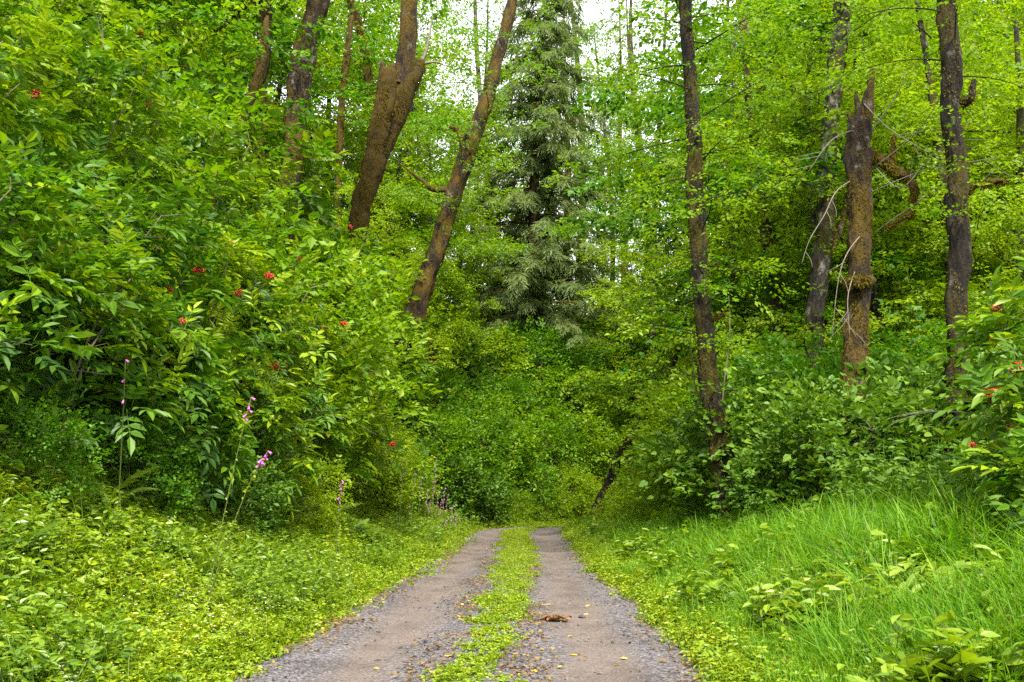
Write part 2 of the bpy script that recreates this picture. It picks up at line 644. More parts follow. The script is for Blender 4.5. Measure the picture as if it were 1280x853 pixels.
def scatter(name, label, protos, pts, rot, scl, idx=None):
    n = len(pts)
    me = bpy.data.meshes.new(name)
    me.vertices.add(n)
    me.vertices.foreach_set('co', np.asarray(pts, np.float32).ravel())
    a = me.attributes.new('rot', 'FLOAT_VECTOR', 'POINT')
    a.data.foreach_set('vector', np.asarray(rot, np.float32).ravel())
    a = me.attributes.new('scl', 'FLOAT', 'POINT')
    a.data.foreach_set('value', np.asarray(scl, np.float32))
    if idx is None:
        idx = RNG.integers(0, len(protos), n)
    a = me.attributes.new('idx', 'INT', 'POINT')
    a.data.foreach_set('value', np.asarray(idx, np.int32))
    o = obj(name, me)
    ng = bpy.data.node_groups.new(name, 'GeometryNodeTree')
    ng.interface.new_socket('Geometry', in_out='INPUT', socket_type='NodeSocketGeometry')
    ng.interface.new_socket('Geometry', in_out='OUTPUT', socket_type='NodeSocketGeometry')
    N = ng.nodes
    gi, go = N.new('NodeGroupInput'), N.new('NodeGroupOutput')
    ip = N.new('GeometryNodeInstanceOnPoints')
    jn = N.new('GeometryNodeJoinGeometry')
    for p in protos[::-1]:                     # the join lists its inputs last first
        oi = N.new('GeometryNodeObjectInfo')
        oi.inputs['Object'].default_value = p
        oi.inputs['As Instance'].default_value = True
        ng.links.new(oi.outputs['Geometry'], jn.inputs[0])

    def na(nm, typ):
        q = N.new('GeometryNodeInputNamedAttribute')
        q.data_type = typ
        q.inputs['Name'].default_value = nm
        return q.outputs['Attribute']
    ng.links.new(gi.outputs[0], ip.inputs['Points'])
    ng.links.new(jn.outputs[0], ip.inputs['Instance'])
    ip.inputs['Pick Instance'].default_value = True
    ng.links.new(na('idx', 'INT'), ip.inputs['Instance Index'])
    ng.links.new(na('rot', 'FLOAT_VECTOR'), ip.inputs['Rotation'])
    ng.links.new(na('scl', 'FLOAT'), ip.inputs['Scale'])
    ng.links.new(ip.outputs[0], go.inputs[0])
    md = o.modifiers.new('scatter', 'NODES')
    md.node_group = ng
    return tag(o, label, None, None, 'stuff')


def herb_patch(rng, n, rad, hmin, hmax, L, mat_shape=OVAL_V, F=OVAL_F, wr=.55, up=.75, tint=(0, 1)):
    """a patch of small leaves on short stalks"""
    g = Geo()
    ns = max(3, n // 7)
    sx = rng.normal(0, rad * .5, (ns, 2))
    sh = rng.uniform(hmin, hmax, ns)
    lean = rng.normal(0, .18, (ns, 2))
    for q in range(ns):
        top = np.array([sx[q, 0] + lean[q, 0] * sh[q], sx[q, 1] + lean[q, 1] * sh[q], sh[q]])
        V, F3 = tube([(sx[q, 0], sx[q, 1], -.02), tuple(top)], [.003, .0015], 3, cap=False)
        g.add(V, F3, .35)
    which = rng.integers(0, ns, n)
    t = np.sqrt(rng.uniform(.12, 1, n))
    base = np.stack([sx[which, 0] + lean[which, 0] * sh[which] * t, sx[which, 1] + lean[which, 1] * sh[which] * t, sh[which] * t], -1)
    az = rng.uniform(0, 2 * pi, n)
    el = rng.uniform(-.25, .55, n)
    d = np.stack([np.cos(az) * np.cos(el), np.sin(az) * np.cos(el), np.sin(el)], -1)
    upv = unit(np.array([0, 0, 1.0]) + rng.normal(0, .35, (n, 3)))
    ll = L * rng.uniform(.6, 1.35, n) * (1.15 - .35 * t)
    V, FF = rep(mat_shape, F, frames(d, upv), np.stack([ll, ll * wr, ll], -1), base)
    tt = np.repeat(np.clip(rng.uniform(*tint, n) * .7 + t * .3, 0, 1), len(mat_shape))
    g.add(V, FF, tt)
    return g


def grass_tuft(rng, n, rad, hmin, hmax, wd, bend=.5):
    g = Geo()
    K = 4
    for q in range(n):
        a = rng.uniform(0, 2 * pi)
        b = np.array([rng.normal(0, rad), rng.normal(0, rad), -.02])
        h = rng.uniform(hmin, hmax)
        out = np.array([math.cos(a), math.sin(a), 0])
        side = np.array([-math.sin(a), math.cos(a), 0])
        s = np.linspace(0, 1, K)
        bd = bend * rng.uniform(.3, 1.5)
        c = b + np.outer(s ** 1.9 * bd * h * .8, out) + np.outer(h * (s - .28 * bd * s ** 3), [0, 0, 1])
        ww = wd * rng.uniform(.7, 1.3) * np.array([.7, 1, .75, .05])
        V = np.concatenate([c - side * ww[:, None] / 2, c + side * ww[:, None] / 2])
        F = np.array([(m, m + 1, m + 1 + K, m + K) for m in range(K - 1)])
        g.add(V, F, np.clip(rng.uniform(.1, .8) + np.tile(s, 2) * .2, 0, 1))
    return g


def dots(rng, n, rad, hmin, hmax, size):
    g = Geo()
    P = np.stack([rng.normal(0, rad, n), rng.normal(0, rad, n), rng.uniform(hmin, hmax, n)], -1)
    for k in range(4):
        az = rng.uniform(0, 6.28, n) + k * pi / 2
        d = np.stack([np.cos(az), np.sin(az), np.full(n, .25)], -1)
        V, F = rep(RHOMB_V, RHOMB_F, frames(d, np.tile([0., 0, 1], (n, 1))), np.full(n, size), P)
        g.add(V, F, np.repeat(rng.uniform(0, 1, n), 4))
    return g


r0 = np.random.default_rng(11)
low = [proto('low_herb', herb_patch(r0, 90, .16, .02, .07, .034, wr=.7), [M['herb']]) for _ in range(3)]
herb_a = [proto('verge_herb', herb_patch(r0, 90, .17, .06, .22, .050), [M['herb']]) for _ in range(3)]
herb_b = [proto('green_herb', herb_patch(r0, 90, .20, .10, .38, .065, wr=.5), [M['herb_green']]) for _ in range(3)]
big_herb = [proto('bank_herb', herb_patch(r0, 110, .32, .2, .8, .10, wr=.55), [M['dark']]) for _ in range(3)]
gr_a = [proto('fine_grass', grass_tuft(r0, 34, .06, .12, .34, .006, .6), [M['grass']]) for _ in range(3)]
gr_y = [proto('yellow_grass', grass_tuft(r0, 34, .07, .06, .2, .005, .6), [M['grass_yellow']]) for _ in range(3)]
gr_t = [proto('tall_grass', grass_tuft(r0, 30, .07, .35, .85, .011, .8), [M['grass']]) for _ in range(4)]
gr_b = [proto('broad_grass', grass_tuft(r0, 16, .07, .35, .8, .020, 1.0), [M['grass']]) for _ in range(3)]
gr_s = [proto('straw_grass', grass_tuft(r0, 14, .08, .3, .75, .006, .7), [M['straw']]) for _ in range(2)]
weed = [proto('broad_weed', herb_patch(r0, 46, .16, .15, .5, .12, wr=.5), [M['herb_green']]) for _ in range(3)]
lit = []
for _ in range(3):
    n = 14
    az = r0.uniform(0, 6.28, n)
    d = np.stack([np.cos(az), np.sin(az), r0.normal(0, .2, n)], -1)
    V, F = rep(OVAL_V, OVAL_F, frames(d, unit(np.array([0, 0, 1.]) + r0.normal(0, .3, (n, 3)))),
               np.stack([r0.uniform(.03, .07, n), r0.uniform(.02, .045, n), r0.uniform(.03, .07, n)], -1),
               np.stack([r0.normal(0, .16, n), r0.normal(0, .16, n), r0.uniform(.005, .03, n)], -1))
    g = Geo()
    g.add(V, F, np.repeat(r0.uniform(0, 1, n), 6))
    lit.append(proto('dry_leaf_scatter', g, [M['litter']]))
wfl = [proto('white_flower_dots', dots(r0, 12, .15, .16, .30, .008), [M['white_flower']]) for _ in range(2)]
yfl = [proto('yellow_flower_dots', dots(r0, 7, .15, .12, .26, .008), [M['yellow_flower']]) for _ in range(2)]


def patchy(x, y, f=1.0, ph=0.0):
    return (np.sin(x * 1.7 * f + y * .9 * f + ph) + np.sin(y * 1.3 * f - x * 1.1 * f + 1.7 * ph + 2)
            + np.sin(x * .6 * f + 1.1 * ph) * np.sin(y * .5 * f + ph)) / 3


def sample(n, u0, u1, y0, y1, rng, falloff=True):
    """points (x, y, u) on the verge between u0 and u1 metres from the road's centre (left positive), thicker close by"""
    q = rng.uniform(0, 1, n)
    y = y0 * (y1 / y0) ** q if falloff else y0 + (y1 - y0) * q
    u = rng.uniform(u0, u1, n)
    x = xc(y) - u
    # past the start of the bend follow the arc
    a = np.maximum(y - YB, 0) / RB
    xa = CBX - (RB + u) * np.cos(a)
    ya = YB + (RB + u) * np.sin(a)
    bend = y > YB
    x = np.where(bend, xa, x)
    yy = np.where(bend, ya, y)
    px, py, f = proj(np.stack([x, yy, height(x, yy)], -1))
    ok = (px > -260) & (px < 1540) & (a < 1.5)
    return x[ok], yy[ok], u[ok], y[ok]


def put(x, y, sink=0.0):
    return np.stack([x, y, height(x, y) - sink], -1)


def spin(n, rng, tilt=.12):
    return np.stack([rng.normal(0, tilt, n), rng.normal(0, tilt, n), rng.uniform(0, 6.28, n)], -1)


def far_scale(y):
    return 1 + np.clip((y - 10) / 40, 0, 1) * .5


rs = np.random.default_rng(21)
# left verge: low yellow-green herbs by the road, taller and greener up the bank
x, y, u, yl = sample(17000, 1.2, 4.2, 5.2, 54, rs)
e = edge_left(yl) + .18 * patchy(x, y, 2.2, 1)
keep = (u > e) & ((u - e < .9) | (rs.uniform(0, 1, len(u)) < .35))
x, y, u, yl = x[keep], y[keep], u[keep], yl[keep]
scatter('low_ground_cover', 'low yellow green herbs creeping along the left road edge', low, put(x, y, .01), spin(len(x), rs, .2), rs.uniform(.7, 1.4, len(x)) * far_scale(y))
x, y, u, yl = sample(15000, 1.5, 6.0, 5.2, 54, rs)
e = edge_left(yl) + .25
keep = (u > e + .12 * patchy(x, y, 2, 3)) & (patchy(x, y, .9, 5) > -.62 + .2 * rs.uniform(0, 1, len(u)))
x, y, u, yl = x[keep], y[keep], u[keep], yl[keep]
sc = rs.uniform(.7, 1.3, len(x)) * (.75 + .5 * np.clip((u - 1.9) / 1.5, 0, 1)) * far_scale(y)
scatter('verge_herbs', 'yellow green leafy herbs covering the left verge', herb_a, put(x, y, .02), spin(len(x), rs, .22), sc)
x, y, u, yl = sample(9000, 2.0, 7.5, 5.5, 54, rs)
keep = (patchy(x, y, 1.0, 8) > .02 - .3 * np.clip((u - 2.6) / 2, 0, 1)) & (u > edge_left(yl) + .5)
x, y, u = x[keep], y[keep], u[keep]
scatter('bank_herbs', 'greener taller herbs on the upper left verge', herb_b, put(x, y, .03), spin(len(x), rs, .2), rs.uniform(.7, 1.35, len(x)) * far_scale(y))
x, y, u, yl = sample(2600, 2.0, 7.0, 6, 54, rs)
keep = (patchy(x, y, .8, 2) > -.1) & (u > edge_left(yl) + .35)
x, y, u = x[keep], y[keep], u[keep]
scatter('verge_grass', 'fine grass blades among the herbs of the left verge', gr_a, put(x, y), spin(len(x), rs, .15), rs.uniform(.6, 1.25, len(x)))
x, y, u, yl = sample(520, 2.0, 4.6, 5.5, 30, rs)
keep = (patchy(x, y, 1.2, 4) > .05)
x, y = x[keep], y[keep]
scatter('white_flowers', 'tiny white and pale violet flowers dotted over the left verge', wfl, put(x, y), spin(len(x), rs, .1), rs.uniform(.7, 1.2, len(x)))
x, y, u, yl = sample(500, 2.0, 4.4, 5.5, 20, rs)
keep = (patchy(x, y, 1.4, 9) > .15)
x, y = x[keep], y[keep]
scatter('yellow_flowers', 'tiny yellow flowers dotted over the left verge', yfl, put(x, y), spin(len(x), rs, .1), rs.uniform(.7, 1.2, len(x)))
# under the shrubs of the bank
x, y, u, yl = sample(5200, 4.7, 17, 8, 56, rs)
scatter('bank_undergrowth', 'dark leafy undergrowth on the left bank below the shrubs', big_herb, put(x, y, .05), spin(len(x), rs, .2), rs.uniform(.7, 1.5, len(x)))

# right verge: bright low edge, then lush grass
x, y, u, yl = sample(12000, -4.2, -1.2, 5.2, 50, rs)
e = edge_right(yl) + .15 * patchy(x, y, 2.2, 4)
keep = (-u > e) & ((-u - e < .8) | (rs.uniform(0, 1, len(u)) < .3))
x, y, u = x[keep], y[keep], u[keep]
scatter('edge_herbs', 'low yellow green herbs along the right road edge', low + herb_a[:2], put(x, y, .01), spin(len(x), rs, .2), rs.uniform(.6, 1.2, len(x)) * far_scale(y))
x, y, u, yl = sample(9000, -4.5, -1.5, 5.5, 50, rs)
e = edge_right(yl) + .3
keep = (-u > e + .2 * patchy(x, y, 2, 7)) & (-u < e + 1.6 + .6 * patchy(x, y, 1, 2))
x, y, u = x[keep], y[keep], u[keep]
scatter('short_grass', 'bright yellow green grass along the right verge', gr_y + gr_a[:2], put(x, y), spin(len(x), rs, .15), rs.uniform(.7, 1.4, len(x)))
x, y, u, yl = sample(13000, -9.0, -2.2, 5.2, 50, rs)
e = edge_right(yl) + .75
keep = (-u > e + .3 * patchy(x, y, 1.6, 3)) & (patchy(x, y, .9, 6) > -.45) & (-u < 7.5)
x, y, u = x[keep], y[keep], u[keep]
sc = rs.uniform(.6, 1.15, len(x)) * (.7 + .35 * np.clip((-u - 2.4) / 1.5, 0, 1))
scatter('tall_grass', 'lush tall green grass on the right verge', gr_t + gr_a + gr_b + gr_s, put(x, y), spin(len(x), rs, .2), sc, np.where(patchy(x, y, 1.3, 9) + rs.normal(0, .35, len(x)) > .28, rs.integers(7, 10, len(x)), np.where(rs.uniform(0, 1, len(x)) < .06, rs.integers(10, 12, len(x)), rs.integers(0, 7, len(x)))))
x, y, u, yl = sample(5200, -8.5, -2.1, 5.2, 40, rs)
keep = patchy(x, y, 1.5, 15) > .12
x, y, u = x[keep], y[keep], u[keep]
scatter('grass_weeds', 'broad leaved weeds standing among the grass of the right verge', weed, put(x, y, .03), spin(len(x), rs, .2), rs.uniform(.6, 1.3, len(x)))
x, y, u, yl = sample(2600, 2.4, 6.5, 5.2, 40, rs)
keep = patchy(x, y, 1.5, 19) > -.05 + .5 * np.clip((3.2 - u), 0, 1)
x, y, u = x[keep], y[keep], u[keep]
scatter('verge_weeds', 'broad leaved weeds standing among the herbs of the left verge', weed, put(x, y, .03), spin(len(x), rs, .2), rs.uniform(.4, .95, len(x)))
x, y, u, yl = sample(5000, -9, -2.4, 5.2, 50, rs)
keep = patchy(x, y, 1.1, 12) > -.15
x, y, u = x[keep], y[keep], u[keep]
scatter('grass_herbs', 'green leafy herbs growing through the grass of the right verge', herb_b, put(x, y, .03), spin(len(x), rs, .2), rs.uniform(.6, 1.3, len(x)))
x, y, u, yl = sample(4200, -26, -4.5, 7, 46, rs)
scatter('forest_undergrowth', 'dark leafy undergrowth on the forest floor to the right', big_herb, put(x, y, .05), spin(len(x), rs, .2), rs.uniform(.7, 1.6, len(x)))

# strip between the wheel tracks
x, y, u, yl = sample(6500, -.75, .75, 5.2, 44, rs)
ctr = np.interp(yl, [5, 7.3, 12, 20, 30, 38], [.02, .0, -.08, -.18, -.02, .12])
wdt = np.interp(yl, [5, 8, 12, 20, 34], [.19, .20, .26, .39, .42])
dd = np.abs(u - ctr) / wdt
keep = (dd + .55 * patchy(x, y, 2.6, 2) + .25 * patchy(x, y, 6.5, 4) < .9) & (rs.uniform(0, 1, len(x)) < np.interp(yl, [5, 7, 11, 20], [.14, .27, .52, .92]))
x, y, u, yl = x[keep], y[keep], u[keep], yl[keep]
zr = np.interp(-u, lat, prof)
pts = np.stack([x, y, zr - .008], -1)
idx = np.where((yl > 13) & (rs.uniform(0, 1, len(x)) < .5), rs.integers(3, 6, len(x)), rs.integers(0, 3, len(x)))
scatter('middle_strip_herbs', 'low yellow green herbs growing between the two wheel tracks', low + [proto('strip_grass', grass_tuft(r0, 30, .07, .04, .13, .005, .6), [M['grass_yellow']]) for _ in range(3)], pts, spin(len(x), rs, .1), rs.uniform(.5, 1.0, len(x)) * far_scale(y), idx)
# dry leaves swept to the road's edges
xa, ya, ua, yla = sample(4200, -2.2, 2.2, 5.2, 40, rs)
d1 = np.minimum(np.abs(ua - edge_left(yla)), np.abs(-ua - edge_right(yla)))
d1 = np.minimum(d1, np.abs(np.abs(ua) - .35) * 1.5)
keep = rs.uniform(0, 1, len(xa)) < np.exp(-(d1 / .17) ** 2) * .8
xa, ya, ua = xa[keep], ya[keep], ua[keep]
za = np.where(np.abs(ua) < 1.72, np.interp(-ua, lat, prof), height(xa, ya))
scatter('leaf_litter', 'scattered dry brown and yellow leaves along the road edges', lit, np.stack([xa, ya, za + .003], -1), spin(len(xa), rs, .05), rs.uniform(.5, 1.1, len(xa)))


def stone_geo(rng, sq=.6):
    ph = (1 + 5 ** .5) / 2
    V = unit(np.array([(-1, ph, 0), (1, ph, 0), (-1, -ph, 0), (1, -ph, 0), (0, -1, ph), (0, 1, ph), (0, -1, -ph), (0, 1, -ph),
                       (ph, 0, -1), (ph, 0, 1), (-ph, 0, -1), (-ph, 0, 1)]))
    F = np.array([(0, 11, 5), (0, 5, 1), (0, 1, 7), (0, 7, 10), (0, 10, 11), (1, 5, 9), (5, 11, 4), (11, 10, 2), (10, 7, 6), (7, 1, 8),
                  (3, 9, 4), (3, 4, 2), (3, 2, 6), (3, 6, 8), (3, 8, 9), (4, 9, 5), (2, 4, 11), (6, 2, 10), (8, 6, 7), (9, 8, 1)])
    V = V * (1 + rng.normal(0, .16, (12, 1))) * np.array([1, rng.uniform(.6, .9), sq])
    g = Geo()
    g.add(V, F)
    return g


peb = [proto('pebble', stone_geo(r0), [M['stone'] if q < 3 else M['stone_dark']]) for q in range(5)]
xa, ya, ua, yla = sample(16000, -1.85, 1.85, 5.4, 30, rs)
keep = rs.uniform(0, 1, len(xa)) < np.where(np.abs(np.abs(ua) - .92) < .35, .35, 1.0)
xa, ya, ua = xa[keep], ya[keep], ua[keep]
za = np.interp(-ua, lat, prof)
sz = .004 + .014 * rs.uniform(0, 1, len(xa)) ** 4
scatter('gravel', 'loose grey gravel on the wheel tracks', peb, np.stack([xa, ya, za + sz * .2], -1), spin(len(xa), rs, .3), sz)


# ================================================================== PLANTS
def compound_leaf(rng, pairs=3, leafL=.195, simple=False):
    """a pinnate leaf along +X, face up, drooping to its tip"""
    g = Geo()
    Lr = leafL * (1.0 + .42 * pairs)
    s = np.linspace(0, 1, 5)
    cx, cz = s * Lr, -.09 * Lr * s ** 2
    ww = .0035 * (1 - .6 * s)
    V = np.concatenate([np.stack([cx, -ww, cz], -1), np.stack([cx, ww, cz], -1)])
    g.add(V, np.array([(m, m + 1, m + 6, m + 5) for m in range(4)][:4]), .3)
    pos, d, LL = [], [], []
    for p in range(pairs):
        t = .38 + .46 * p / max(1, pairs - 1)
        for sg in (-1, 1):
            pos.append((t * Lr, 0, -.09 * Lr * t * t))
            a = radians(rng.uniform(48, 66))
            d.append((math.cos(a), sg * math.sin(a), rng.uniform(-.18, .06)))
            LL.append(leafL * rng.uniform(.85, 1.05) * (1 if p else .88))
    pos.append((Lr, 0, -.09 * Lr))
    d.append((1, rng.normal(0, .1), -.38))
    LL.append(leafL * 1.12)
    pos, d, LL = np.array(pos), np.array(d), np.array(LL)
    R = frames(d, unit(np.array([0, 0, 1.]) + rng.normal(0, .22, (len(d), 3))))
    sv, sf = (RHOMB_V, RHOMB_F) if simple else (OVAL_V, OVAL_F)
    V, F = rep(sv, sf, R, np.stack([LL, LL * (.46 if simple else .44), LL], -1), pos)
    g.add(V, F, np.repeat(rng.uniform(.35, .65, len(d)), len(sv)))
    return g


def geo_arrays(g):
    """(V, [quads], tint) of a Geo whose faces all belong to one material"""
    q4 = [f for f, _, _ in g.fs if f.shape[1] == 4]
    q3 = [f for f, _, _ in g.fs if f.shape[1] == 3]
    fs = ([np.concatenate(q4)] if q4 else []) + ([np.concatenate(q3)] if q3 else [])
    return np.concatenate(g.v), fs, np.concatenate(g.t)


rc = np.random.default_rng(31)
CL = [compound_leaf(rc, p) for p in (3, 3, 2, 3)]
CLM = []
for c in CL:
    row_ = []
    for dt in (-.42, -.15, .15, .42):
        q_ = Geo()
        V_, F_, T_ = geo_arrays(c)
        q_.add(V_, F_, np.clip(T_ + dt, 0, 1))
        row_.append(q_.mesh('compound_leaf', [M['elder']]))
    CLM.append(row_)
CLA = [geo_arrays(c) for c in CL]
CS = [geo_arrays(compound_leaf(rc, p, .18, True)) for p in (3, 2, 3)]


def berry_geo(rng):
    g = Geo()
    n = 34
    P = rng.normal(0, 1, (n, 3)) * np.array([.019, .016, .013]) + np.array([0, 0, .018])
    O = np.array([(1, 0, 0), (-1, 0, 0), (0, 1, 0), (0, -1, 0), (0, 0, 1), (0, 0, -1.)])
    OF = np.array([(0, 2, 4), (2, 1, 4), (1, 3, 4), (3, 0, 4), (2, 0, 5), (1, 2, 5), (3, 1, 5), (0, 3, 5)])
    R = np.tile(np.eye(3), (n, 1, 1))
    V, F = rep(O, OF, R, rng.uniform(.009, .013, n), P)
    g.add(V, F, np.repeat(rng.uniform(0, 1, n), 6), 0, True)
    return g


BERRY = [berry_geo(rc).mesh('berry_cluster', [M['berry']]) for _ in range(3)]


def shell_shoots(rng, n, hgt, rad, low_=.12, lumps=7):
    """shoot positions and axes over a lumpy bush of the given height and radius, base at the origin"""
    z = rng.uniform(low_, 1, n) ** .8
    az = rng.uniform(0, 2 * pi, n)
    prof_ = np.sqrt(np.clip(1 - ((z - .5) / .56) ** 2, .03, 1))
    lum = 1 + .22 * np.sin(az * 3 + z * 7 + rng.uniform(0, 6)) + .16 * np.sin(az * 5 - z * 9 + rng.uniform(0, 6))
    k = rng.uniform(.45, 1.08, n) ** .7
    r = rad * prof_ * lum * k
    P = np.stack([r * np.cos(az), r * np.sin(az), hgt * z * (.86 + .14 * k)], -1)
    A = unit(np.stack([np.cos(az) * prof_, np.sin(az) * prof_, .5 + .9 * (z - .3)], -1) + rng.normal(0, .22, (n, 3)))
    return P, A


def shoot_leaves(rng, P, A, per=8, spread=(.9, 1.5), droop=.02):
    """compound-leaf placements round each shoot: positions, directions, scales, shoot index"""
    n = len(P)
    idx = np.repeat(np.arange(n), per)
    k = np.tile(np.arange(per), n)
    ref = unit(np.cross(A, np.array([.3, .9, .2])))
    B = np.cross(A, ref)
    ph = k * 2.1 + rng.uniform(0, 6.28, n)[idx] + rng.normal(0, .25, n * per)
    th = rng.uniform(*spread, n * per) - .35 * (k / per)
    rad = ref[idx] * np.cos(ph)[:, None] + B[idx] * np.sin(ph)[:, None]
    d = A[idx] * np.cos(th)[:, None] + rad * np.sin(th)[:, None]
    d[:, 2] -= droop
    pos = P[idx] + A[idx] * (k / per * .22 - .12)[:, None]
    sc = rng.uniform(.7, 1.15, n * per) * (1 - .25 * k / per)
    return pos, unit(d), sc, idx


def bush_stems(rng, P, hgt, rad, nst=6, thick=.022):
    g = Geo()
    st = []
    for q in range(nst):
        a = q * 2 * pi / nst + rng.uniform(-.3, .3)
        o = np.array([math.cos(a), math.sin(a), 0])
        path = smooth_path([o * .08 + [0, 0, -.15], o * rad * .18 + [0, 0, hgt * .35], o * rad * .4 + [0, 0, hgt * .66], o * rad * .72 + [0, 0, hgt * .85]], 8)
        V, F = tube(path, np.linspace(thick, thick * .3, 8), 5)
        g.add(V, F, .5, 0, True)
        st.append(path)
    pts = np.concatenate(st)
    for p in P[::2]:
        q = pts[np.argmin(np.linalg.norm(pts - p, axis=1) + .8 * np.maximum(pts[:, 2] - p[2], 0))]
        mid = (p + q) / 2 + np.array([0, 0, .08])
        V, F = tube([q, mid, p], [.008, .005, .003], 3, cap=False)
        g.add(V, F, .5)
    return g


ELDERS = []


def limb_line(rng, start, az, el, length, droop=.25, n=7):
    d = np.array([math.cos(az) * math.cos(el), math.sin(az) * math.cos(el), math.sin(el)])
    s = np.linspace(0, 1, n)
    side = np.array([-math.sin(az), math.cos(az), 0])
    p = start + np.outer(s * length, d) - np.outer(droop * length * s ** 2, [0, 0, 1]) + np.outer(np.sin(s * 3 + rng.uniform(0, 3)) * .08 * length, side)
    return p




def near_elder(loc, hgt, rad, label, group, nsh, nparts, seed, bright=0.0, mat=None):
    """a red elderberry close by: its most visible leaves are parts, the rest is one foliage mesh"""
    rng = np.random.default_rng(seed)
    loc = np.array(loc, float)
    t = thing('elderberry_shrub', label, 'shrub', tuple(loc), 0, group)
    P, A = shell_shoots(rng, int(nsh * .85), hgt, rad)
    gz = height(P[:, 0] + loc[0], P[:, 1] + loc[1]) - loc[2]
    P[:, 2] = np.maximum(P[:, 2], gz + .25)
    pos, d, sc, idx = shoot_leaves(rng, P, A)
    up = unit(np.array([0, 0, 1.0]) + .25 * A[idx] + rng.normal(0, .28, (len(pos), 3)))
    R = frames(d, up)
    var = rng.integers(0, len(CL), len(pos))
    px, py, dep = proj(pos + loc)
    inside = (px > -30) & (px < 1310) & (py > -30) & (py < 880)
    tocam = unit(EYE - (loc + [0, 0, hgt * .5]))
    score = pos @ tocam - .0 * dep + np.where(inside, 0, -99)
    order = np.argsort(-score)
    n_in = int(inside.sum())
    part_ids = order[:min(nparts, n_in)]
    part = np.zeros(len(pos), bool)
    part[part_ids] = True
    g = Geo()
    for v in range(len(CL)):
        m = (~part) & (var == v)
        if not m.any():
            continue
        Vl, Fl, Tl = CLA[v]
        V, F = rep(Vl, Fl, R[m], sc[m], pos[m])
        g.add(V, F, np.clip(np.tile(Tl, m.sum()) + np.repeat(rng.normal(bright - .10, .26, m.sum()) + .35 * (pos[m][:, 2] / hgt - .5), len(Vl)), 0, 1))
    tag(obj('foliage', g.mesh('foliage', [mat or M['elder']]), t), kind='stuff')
    from mathutils import Matrix
    for q in part_ids:
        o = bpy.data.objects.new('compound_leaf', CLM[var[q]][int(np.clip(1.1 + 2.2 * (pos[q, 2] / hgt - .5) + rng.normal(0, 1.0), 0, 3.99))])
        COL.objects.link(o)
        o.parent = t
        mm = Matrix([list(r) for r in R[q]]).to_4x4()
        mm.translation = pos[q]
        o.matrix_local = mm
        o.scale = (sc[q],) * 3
    obj('stem', bush_stems(rng, P, hgt, rad).mesh('stem', [M['twig']]), t)
    for q in range(3):
        b0 = P[rng.integers(0, len(P))] * np.array([.6, .6, .6])
        a0 = rng.uniform(0, 6.28)
        ln = limb_line(rng, b0, a0, rng.uniform(.1, .9), rng.uniform(1.0, 1.9), .35, 9)
        gq = Geo()
        V, F = tube(ln, np.linspace(.008, .002, 9), 4, cap=False)
        gq.add(V, F)
        for k in (3, 5, 6):
            l2 = limb_line(rng, ln[k], a0 + rng.choice([-1, 1]) * rng.uniform(.5, 1.0), rng.uniform(-.2, .6), rng.uniform(.3, .7), .2, 5)
            V, F = tube(l2, np.linspace(.004, .0012, 5), 3, cap=False)
            gq.add(V, F)
        obj('dead_twig', gq.mesh('dead_twig', [M['dead_twig']]), t)
    ELDERS.append((t, P + loc, A, loc))
    return t


def bank(u, y):
    """a spot u metres left of the road's edge"""
    x = float(xc(y)) - HW - u
    return x, y, float(height(x, y)) - .05


rows = []
re_ = np.random.default_rng(5)
seed = 100
# (u, y, height, radius, shoots, leaf parts, words)
near = [
    (3.4, 8.7, 2.5, 1.25, 90, 150, 'green elderberry shrub leaning in at the left edge of the photo just above the herbs'),
    (3.0, 10.6, 2.5, 1.25, 100, 170, 'leafy elderberry shrub standing behind the two leaning foxgloves'),
    (4.5, 10.2, 3.8, 1.5, 120, 150, 'bright yellow green elderberry shrub high at the left edge of the photo'),
    (3.6, 12.4, 3.6, 1.5, 130, 170, 'elderberry shrub with several red berry clusters in the middle of the left bank'),
    (2.8, 12.8, 2.3, 1.2, 100, 150, 'low elderberry shrub over dark ferns at the foot of the left bank'),
    (6.0, 12.2, 5.0, 1.8, 130, 130, 'tall elderberry shrub reaching into the top left corner of the photo'),
    (4.9, 14.6, 5.4, 1.7, 130, 140, 'tall elderberry shrub with yellow green sprays in front of the left forest'),
    (3.1, 15.2, 3.9, 1.4, 120, 140, 'elderberry shrub with red berries right of the left bank dark hollow'),
    (2.5, 15.6, 2.2, 1.1, 90, 110, 'small elderberry shrub beside the left verge where the bank steepens'),
    (6.9, 15.4, 5.6, 1.9, 120, 100, 'broad elderberry shrub below the small leaning mossy trunk'),
    (4.4, 18.0, 6.0, 1.7, 120, 110, 'elderberry shrub hiding the foot of the straight mossy maple'),
    (2.8, 18.4, 4.0, 1.4, 110, 110, 'elderberry shrub with red berries below the straight mossy maple'),
    (2.5, 19.4, 2.4, 1.1, 80, 80, 'small elderberry shrub above the purple foxgloves of the left verge'),
    (3.9, 21.6, 6.4, 1.8, 110, 90, 'tall elderberry shrub hiding the foot of the broken mossy maple'),
    (2.5, 22.4, 4.2, 1.4, 100, 80, 'elderberry shrub with pale green sprays near the road below the broken mossy maple'),
]
for u, y, h, r, ns, npart, lab in near:
    seed += 1
    near_elder(bank(u, y), h, r, lab, 'elderberry shrubs on the left bank', ns, npart, seed, bright=.13)
